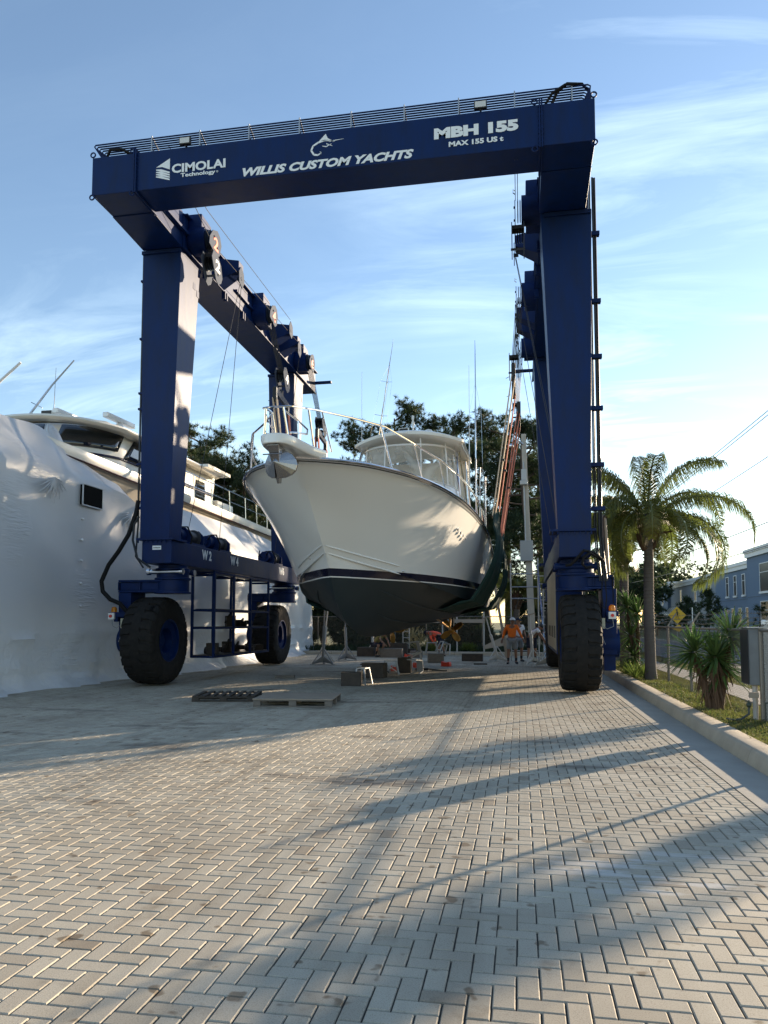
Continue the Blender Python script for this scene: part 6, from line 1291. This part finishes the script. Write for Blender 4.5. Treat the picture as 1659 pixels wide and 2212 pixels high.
def person(J, root, shirt, shorts, sleeve='long', cap=None, socks=BLACK, shoes=BLACK, sc=1.0, hair=None):
    """J: joint positions in the person's own frame"""
    parts = [('pel', J['pel'], (.145, .11), None), ('bel', J['bel'], (.14, .105), 'pel'), ('che', J['che'], (.155, .11), 'bel'), ('nk', J['nk'], .062, 'che'), ('hd0', J['hd']-Vector(J['up'])*.075 if False else Vector(J['hd'])-Vector(J['up'])*.07, .072, 'nk'), ('hd', J['hd'], .094, 'hd0'), ('hd2', Vector(J['hd'])+Vector(J['up'])*.075, .078, 'hd')]
    for s in ('L', 'R'):
        parts += [('sh'+s, J['sh'+s], .062, 'che'), ('el'+s, J['el'+s], .042, 'sh'+s), ('fa'+s, Vector(J['el'+s]).lerp(Vector(J['wr'+s]), .35), .042, 'el'+s), ('wr'+s, J['wr'+s], .027, 'fa'+s)]
        dd = (Vector(J['wr'+s])-Vector(J['el'+s])).normalized(); hand(parts, 1 if s == 'L' else -1, J['wr'+s], dd, J.get('palm', (0, -1, .01)), 'wr'+s)
        parts += [('hp'+s, J['hp'+s], .098, 'pel'), ('kn'+s, J['kn'+s], .062, 'hp'+s), ('cf'+s, Vector(J['kn'+s]).lerp(Vector(J['an'+s]), .35), .060, 'kn'+s), ('an'+s, J['an'+s], .038, 'cf'+s), ('ft'+s, J['ft'+s], .036, 'an'+s)]
    V, E, Rr = chain(parts); body = skin_obj('body', V, E, Rr, SKIN, root)
    # face features joined to the head as one mesh
    hd = Vector(J['hd']); up = Vector(J['up']).normalized(); fw = Vector(J['fw']).normalized(); sd = fw.cross(up)
    bm = bmesh.new(); bm.from_mesh(body.data)
    def blob(c, r_, st=(1, 1, 1)):
        m_ = bmesh.ops.create_icosphere(bm, subdivisions=2, radius=r_)['verts']
        for v in m_: v.co = c+Vector((v.co.x*st[0], v.co.y*st[1], v.co.z*st[2]))
    blob(hd+fw*.100-up*.012, .018, (.8, 1, 1.3)); blob(hd+fw*.086-up*.052, .020, (1.5, .7, .4))
    for q in (-1, 1): blob(hd+sd*q*.092-up*.01, .022, (.5, .9, 1.3)); blob(hd+fw*.085+sd*q*.034+up*.014, .014, (1.2, .7, .6))
    bm.to_mesh(body.data); bm.free(); body.data.polygons.foreach_set('use_smooth', [True]*len(body.data.polygons))
    e = MB()
    for q in (-1, 1): e.sph(hd+fw*.094+sd*q*.034+up*.012, .008, 8, 6)
    eo = e.build('eyes', BLACK, None, smooth=True); eo.parent = root
    sp = [('che', J['che'], (.178, .132), None), ('bel', J['bel'], (.16, .125), 'che'), ('pel', Vector(J['pel'])+Vector((J['bel']-Vector(J['pel'])))*.1 if False else Vector(J['pel']).lerp(Vector(J['bel']), .12), (.165, .13), 'bel'), ('nk', Vector(J['che']).lerp(Vector(J['nk']), .75), .075, 'che')]
    for s in ('L', 'R'):
        sp += [('sh'+s, J['sh'+s], .075, 'che'), ('el'+s, J['el'+s] if sleeve == 'long' else Vector(J['sh'+s]).lerp(Vector(J['el'+s]), .6), .056 if sleeve == 'long' else .066, 'sh'+s)]
        if sleeve == 'long': sp.append(('wr'+s, Vector(J['el'+s]).lerp(Vector(J['wr'+s]), .9), .038, 'el'+s))
    V, E, Rr = chain(sp); skin_obj('shirt', V, E, Rr, shirt, root)
    sp = [('pel', Vector(J['pel'])+Vector((0, 0, .03)), (.165, .13), None)]
    for s in ('L', 'R'): sp += [('hp'+s, J['hp'+s], .115, 'pel'), ('m'+s, Vector(J['hp'+s]).lerp(Vector(J['kn'+s]), .5), .108, 'hp'+s), ('kn'+s, Vector(J['hp'+s]).lerp(Vector(J['kn'+s]), .93), .104, 'm'+s)]
    V, E, Rr = chain(sp); skin_obj('shorts', V, E, Rr, shorts, root)
    for s in ('L', 'R'):
        a, f_ = Vector(J['an'+s]), Vector(J['ft'+s]); k = Vector(J['kn'+s]).lerp(a, .5)
        V, E, Rr = chain([('k', k, .060, None), ('a', a, .047, 'k')]); skin_obj('sock', V, E, Rr, socks, root, 1)
        dd = (f_-a); dd.z = 0; dd.normalize(); zf = max(.045, a.z-.05); hl = Vector((a.x, a.y, a.z-.045))-dd*.05
        V, E, Rr = chain([('h', hl, .048, None), ('m', hl+dd*.12, .050, 'h'), ('t', hl+dd*.25-Vector((0, 0, .008)), .040, 'm')]); skin_obj('shoe', V, E, Rr, shoes, root, 1)
    if cap:
        cm = MB(); rows = []
        for i in range(7):
            ph = R(90*i/6); rows.append([hd+up*(.03+.10*math.sin(ph))+(fw*math.cos(2*math.pi*k/18)+sd*math.sin(2*math.pi*k/18))*(.112*math.cos(ph)+.001) for k in range(18)])
        cm.grid(rows, close=True); co = cm.build('cap', cap[0], None, smooth=True); co.parent = root
        bmn = MB(); bmn.grid([[hd+up*.032+fw*(.095+.10*j/3*math.cos(R(a_)))+sd*(.085*math.sin(R(a_))*1.1)-up*.012*j/3 for a_ in range(-80, 81, 20)] for j in range(4)]); bo = bmn.build('brim', cap[1], None, smooth=True, solid=.006); bo.parent = co
    elif hair:
        hm = MB(); rows = []
        for i in range(7):
            ph = R(-10+100*i/6); rows.append([hd+up*(.02+.10*math.sin(ph))-fw*.012+(fw*math.cos(2*math.pi*k/18)*.98+sd*math.sin(2*math.pi*k/18))*(.105*math.cos(ph)+.001) for k in range(18)])
        hm.grid(rows, close=True); ho = hm.build('hair', hair, None, smooth=True); ho.parent = root
ORSH = mat('orange_shirt', (.80, .17, .015), .85); GRSH = mat('grey_cotton', (.22, .24, .26), .9); NVSH = mat('navy_cotton', (.012, .015, .03), .9); PKSH = mat('pinkish_red_shirt', (.85, .10, .05), .8); WHSH = mat('white_cotton', (.68, .68, .70), .9); OLSH = mat('olive_shirt', (.20, .17, .06), .9)
V3 = Vector
def standing(lean=0, arms='down', stride=.1, turn=0):
    J = {'pel': V3((0, 0, .95)), 'bel': V3((0, 0, 1.10)), 'che': V3((0, lean*.5, 1.33)), 'nk': V3((0, lean, 1.50)), 'hd': V3((0, lean-.01, 1.635)), 'up': V3((0, 0, 1)), 'fw': V3((math.sin(turn), -math.cos(turn), -.08))}
    for s, q in (('L', 1), ('R', -1)):
        J['sh'+s] = V3((q*.185, lean*.8, 1.43)); J['el'+s] = V3((q*.27, lean*.6+.02, 1.15)); J['wr'+s] = V3((q*.31, lean*.3-.06, .91)); J['hp'+s] = V3((q*.10, 0, .90)); J['kn'+s] = V3((q*.135, -.03+q*stride*.4, .50)); J['an'+s] = V3((q*.155, .0+q*stride, .10)); J['ft'+s] = V3((q*.19, -.14+q*stride, .045))
    return J
p1 = local('person', 'man in orange long-sleeved shirt, grey shorts and cap standing by the boat stands', 'person')
J = standing(0, turn=R(35)); J['elR'] = V3((-.29, .03, 1.17)); J['wrR'] = V3((-.36, -.02, .93)); J['elL'] = V3((.30, -.02, 1.17)); J['wrL'] = V3((.40, -.08, .95)); J['hd'] += V3((.03, -.02, 0))
person(J, p1, ORSH, GRSH, cap=(mat('white_cap', (.6, .6, .6), .8), NVSH)); place(p1, (-.33, 28.9, 0), R(4))
p2 = local('person', 'person in a white shirt mostly hidden behind the man in orange', 'person')
person(standing(0, turn=R(50)), p2, WHSH, GRSH, sleeve='short', cap=(NVSH, NVSH)); place(p2, (-.10, 30.6, 0), R(20), 1.0)
p3 = local('person', 'person in a loose white shirt stooping behind the boat stands at right', 'person')
J = standing(); J['che'] = V3((.12, -.12, 1.22)); J['nk'] = V3((.24, -.2, 1.34)); J['hd'] = V3((.33, -.25, 1.40)); J['up'] = V3((.5, -.3, .8)); J['fw'] = V3((.6, -.5, -.5))
for s, q in (('L', 1), ('R', -1)): J['sh'+s] = V3((.16, -.14+q*.17, 1.30)); J['el'+s] = V3((.30, -.2+q*.2, 1.08)); J['wr'+s] = V3((.42, -.25+q*.12, .9))
person(J, p3, WHSH, NVSH, sleeve='short', hair=BLACK); place(p3, (.42, 30.2, 0), R(10))
p4 = local('person', 'worker in bright pink-red shirt bending forward beside the bronze propeller', 'person')
J = {'pel': V3((0, 0, .95)), 'bel': V3((-.14, 0, 1.03)), 'che': V3((-.38, 0, 1.10)), 'nk': V3((-.54, 0, 1.13)), 'hd': V3((-.68, 0, 1.10)), 'up': V3((-.95, 0, .1)), 'fw': V3((-.2, -.2, -.95))}
for s, q in (('L', 1), ('R', -1)): J['sh'+s] = V3((-.46, q*.17, 1.08)); J['el'+s] = V3((-.40, q*.24, .84)); J['wr'+s] = V3((-.30, q*.16, .64)); J['hp'+s] = V3((.0, q*.10, .90)); J['kn'+s] = V3((.0+.04*q, q*.12, .50)); J['an'+s] = V3((.02+.12*q, q*.12, .10)); J['ft'+s] = V3((-.12+.12*q, q*.12, .045))
person(J, p4, PKSH, NVSH, cap=(NVSH, NVSH)); place(p4, (-3.62, 34.6, 0), R(-12))
p5 = local('person', 'worker in an olive shirt crouching among the timber blocks under the keel', 'person')
J = {'pel': V3((.28, 0, .62)), 'bel': V3((.12, 0, .80)), 'che': V3((-.08, 0, .96)), 'nk': V3((-.22, 0, 1.06)), 'hd': V3((-.32, -.02, 1.14)), 'up': V3((-.5, 0, .86)), 'fw': V3((-.7, -.2, -.6))}
for s, q in (('L', 1), ('R', -1)): J['sh'+s] = V3((-.14, q*.18, 1.0)); J['el'+s] = V3((-.26, q*.24, .78)); J['wr'+s] = V3((-.40, q*.16, .62)); J['hp'+s] = V3((.26, q*.10, .58)); J['kn'+s] = V3((-.10, q*.18, .56)); J['an'+s] = V3((.10, q*.16, .12)); J['ft'+s] = V3((-.04, q*.17, .045))
person(J, p5, OLSH, NVSH, sleeve='short', hair=BLACK); place(p5, (-6.25, 33.3, 0), R(150))
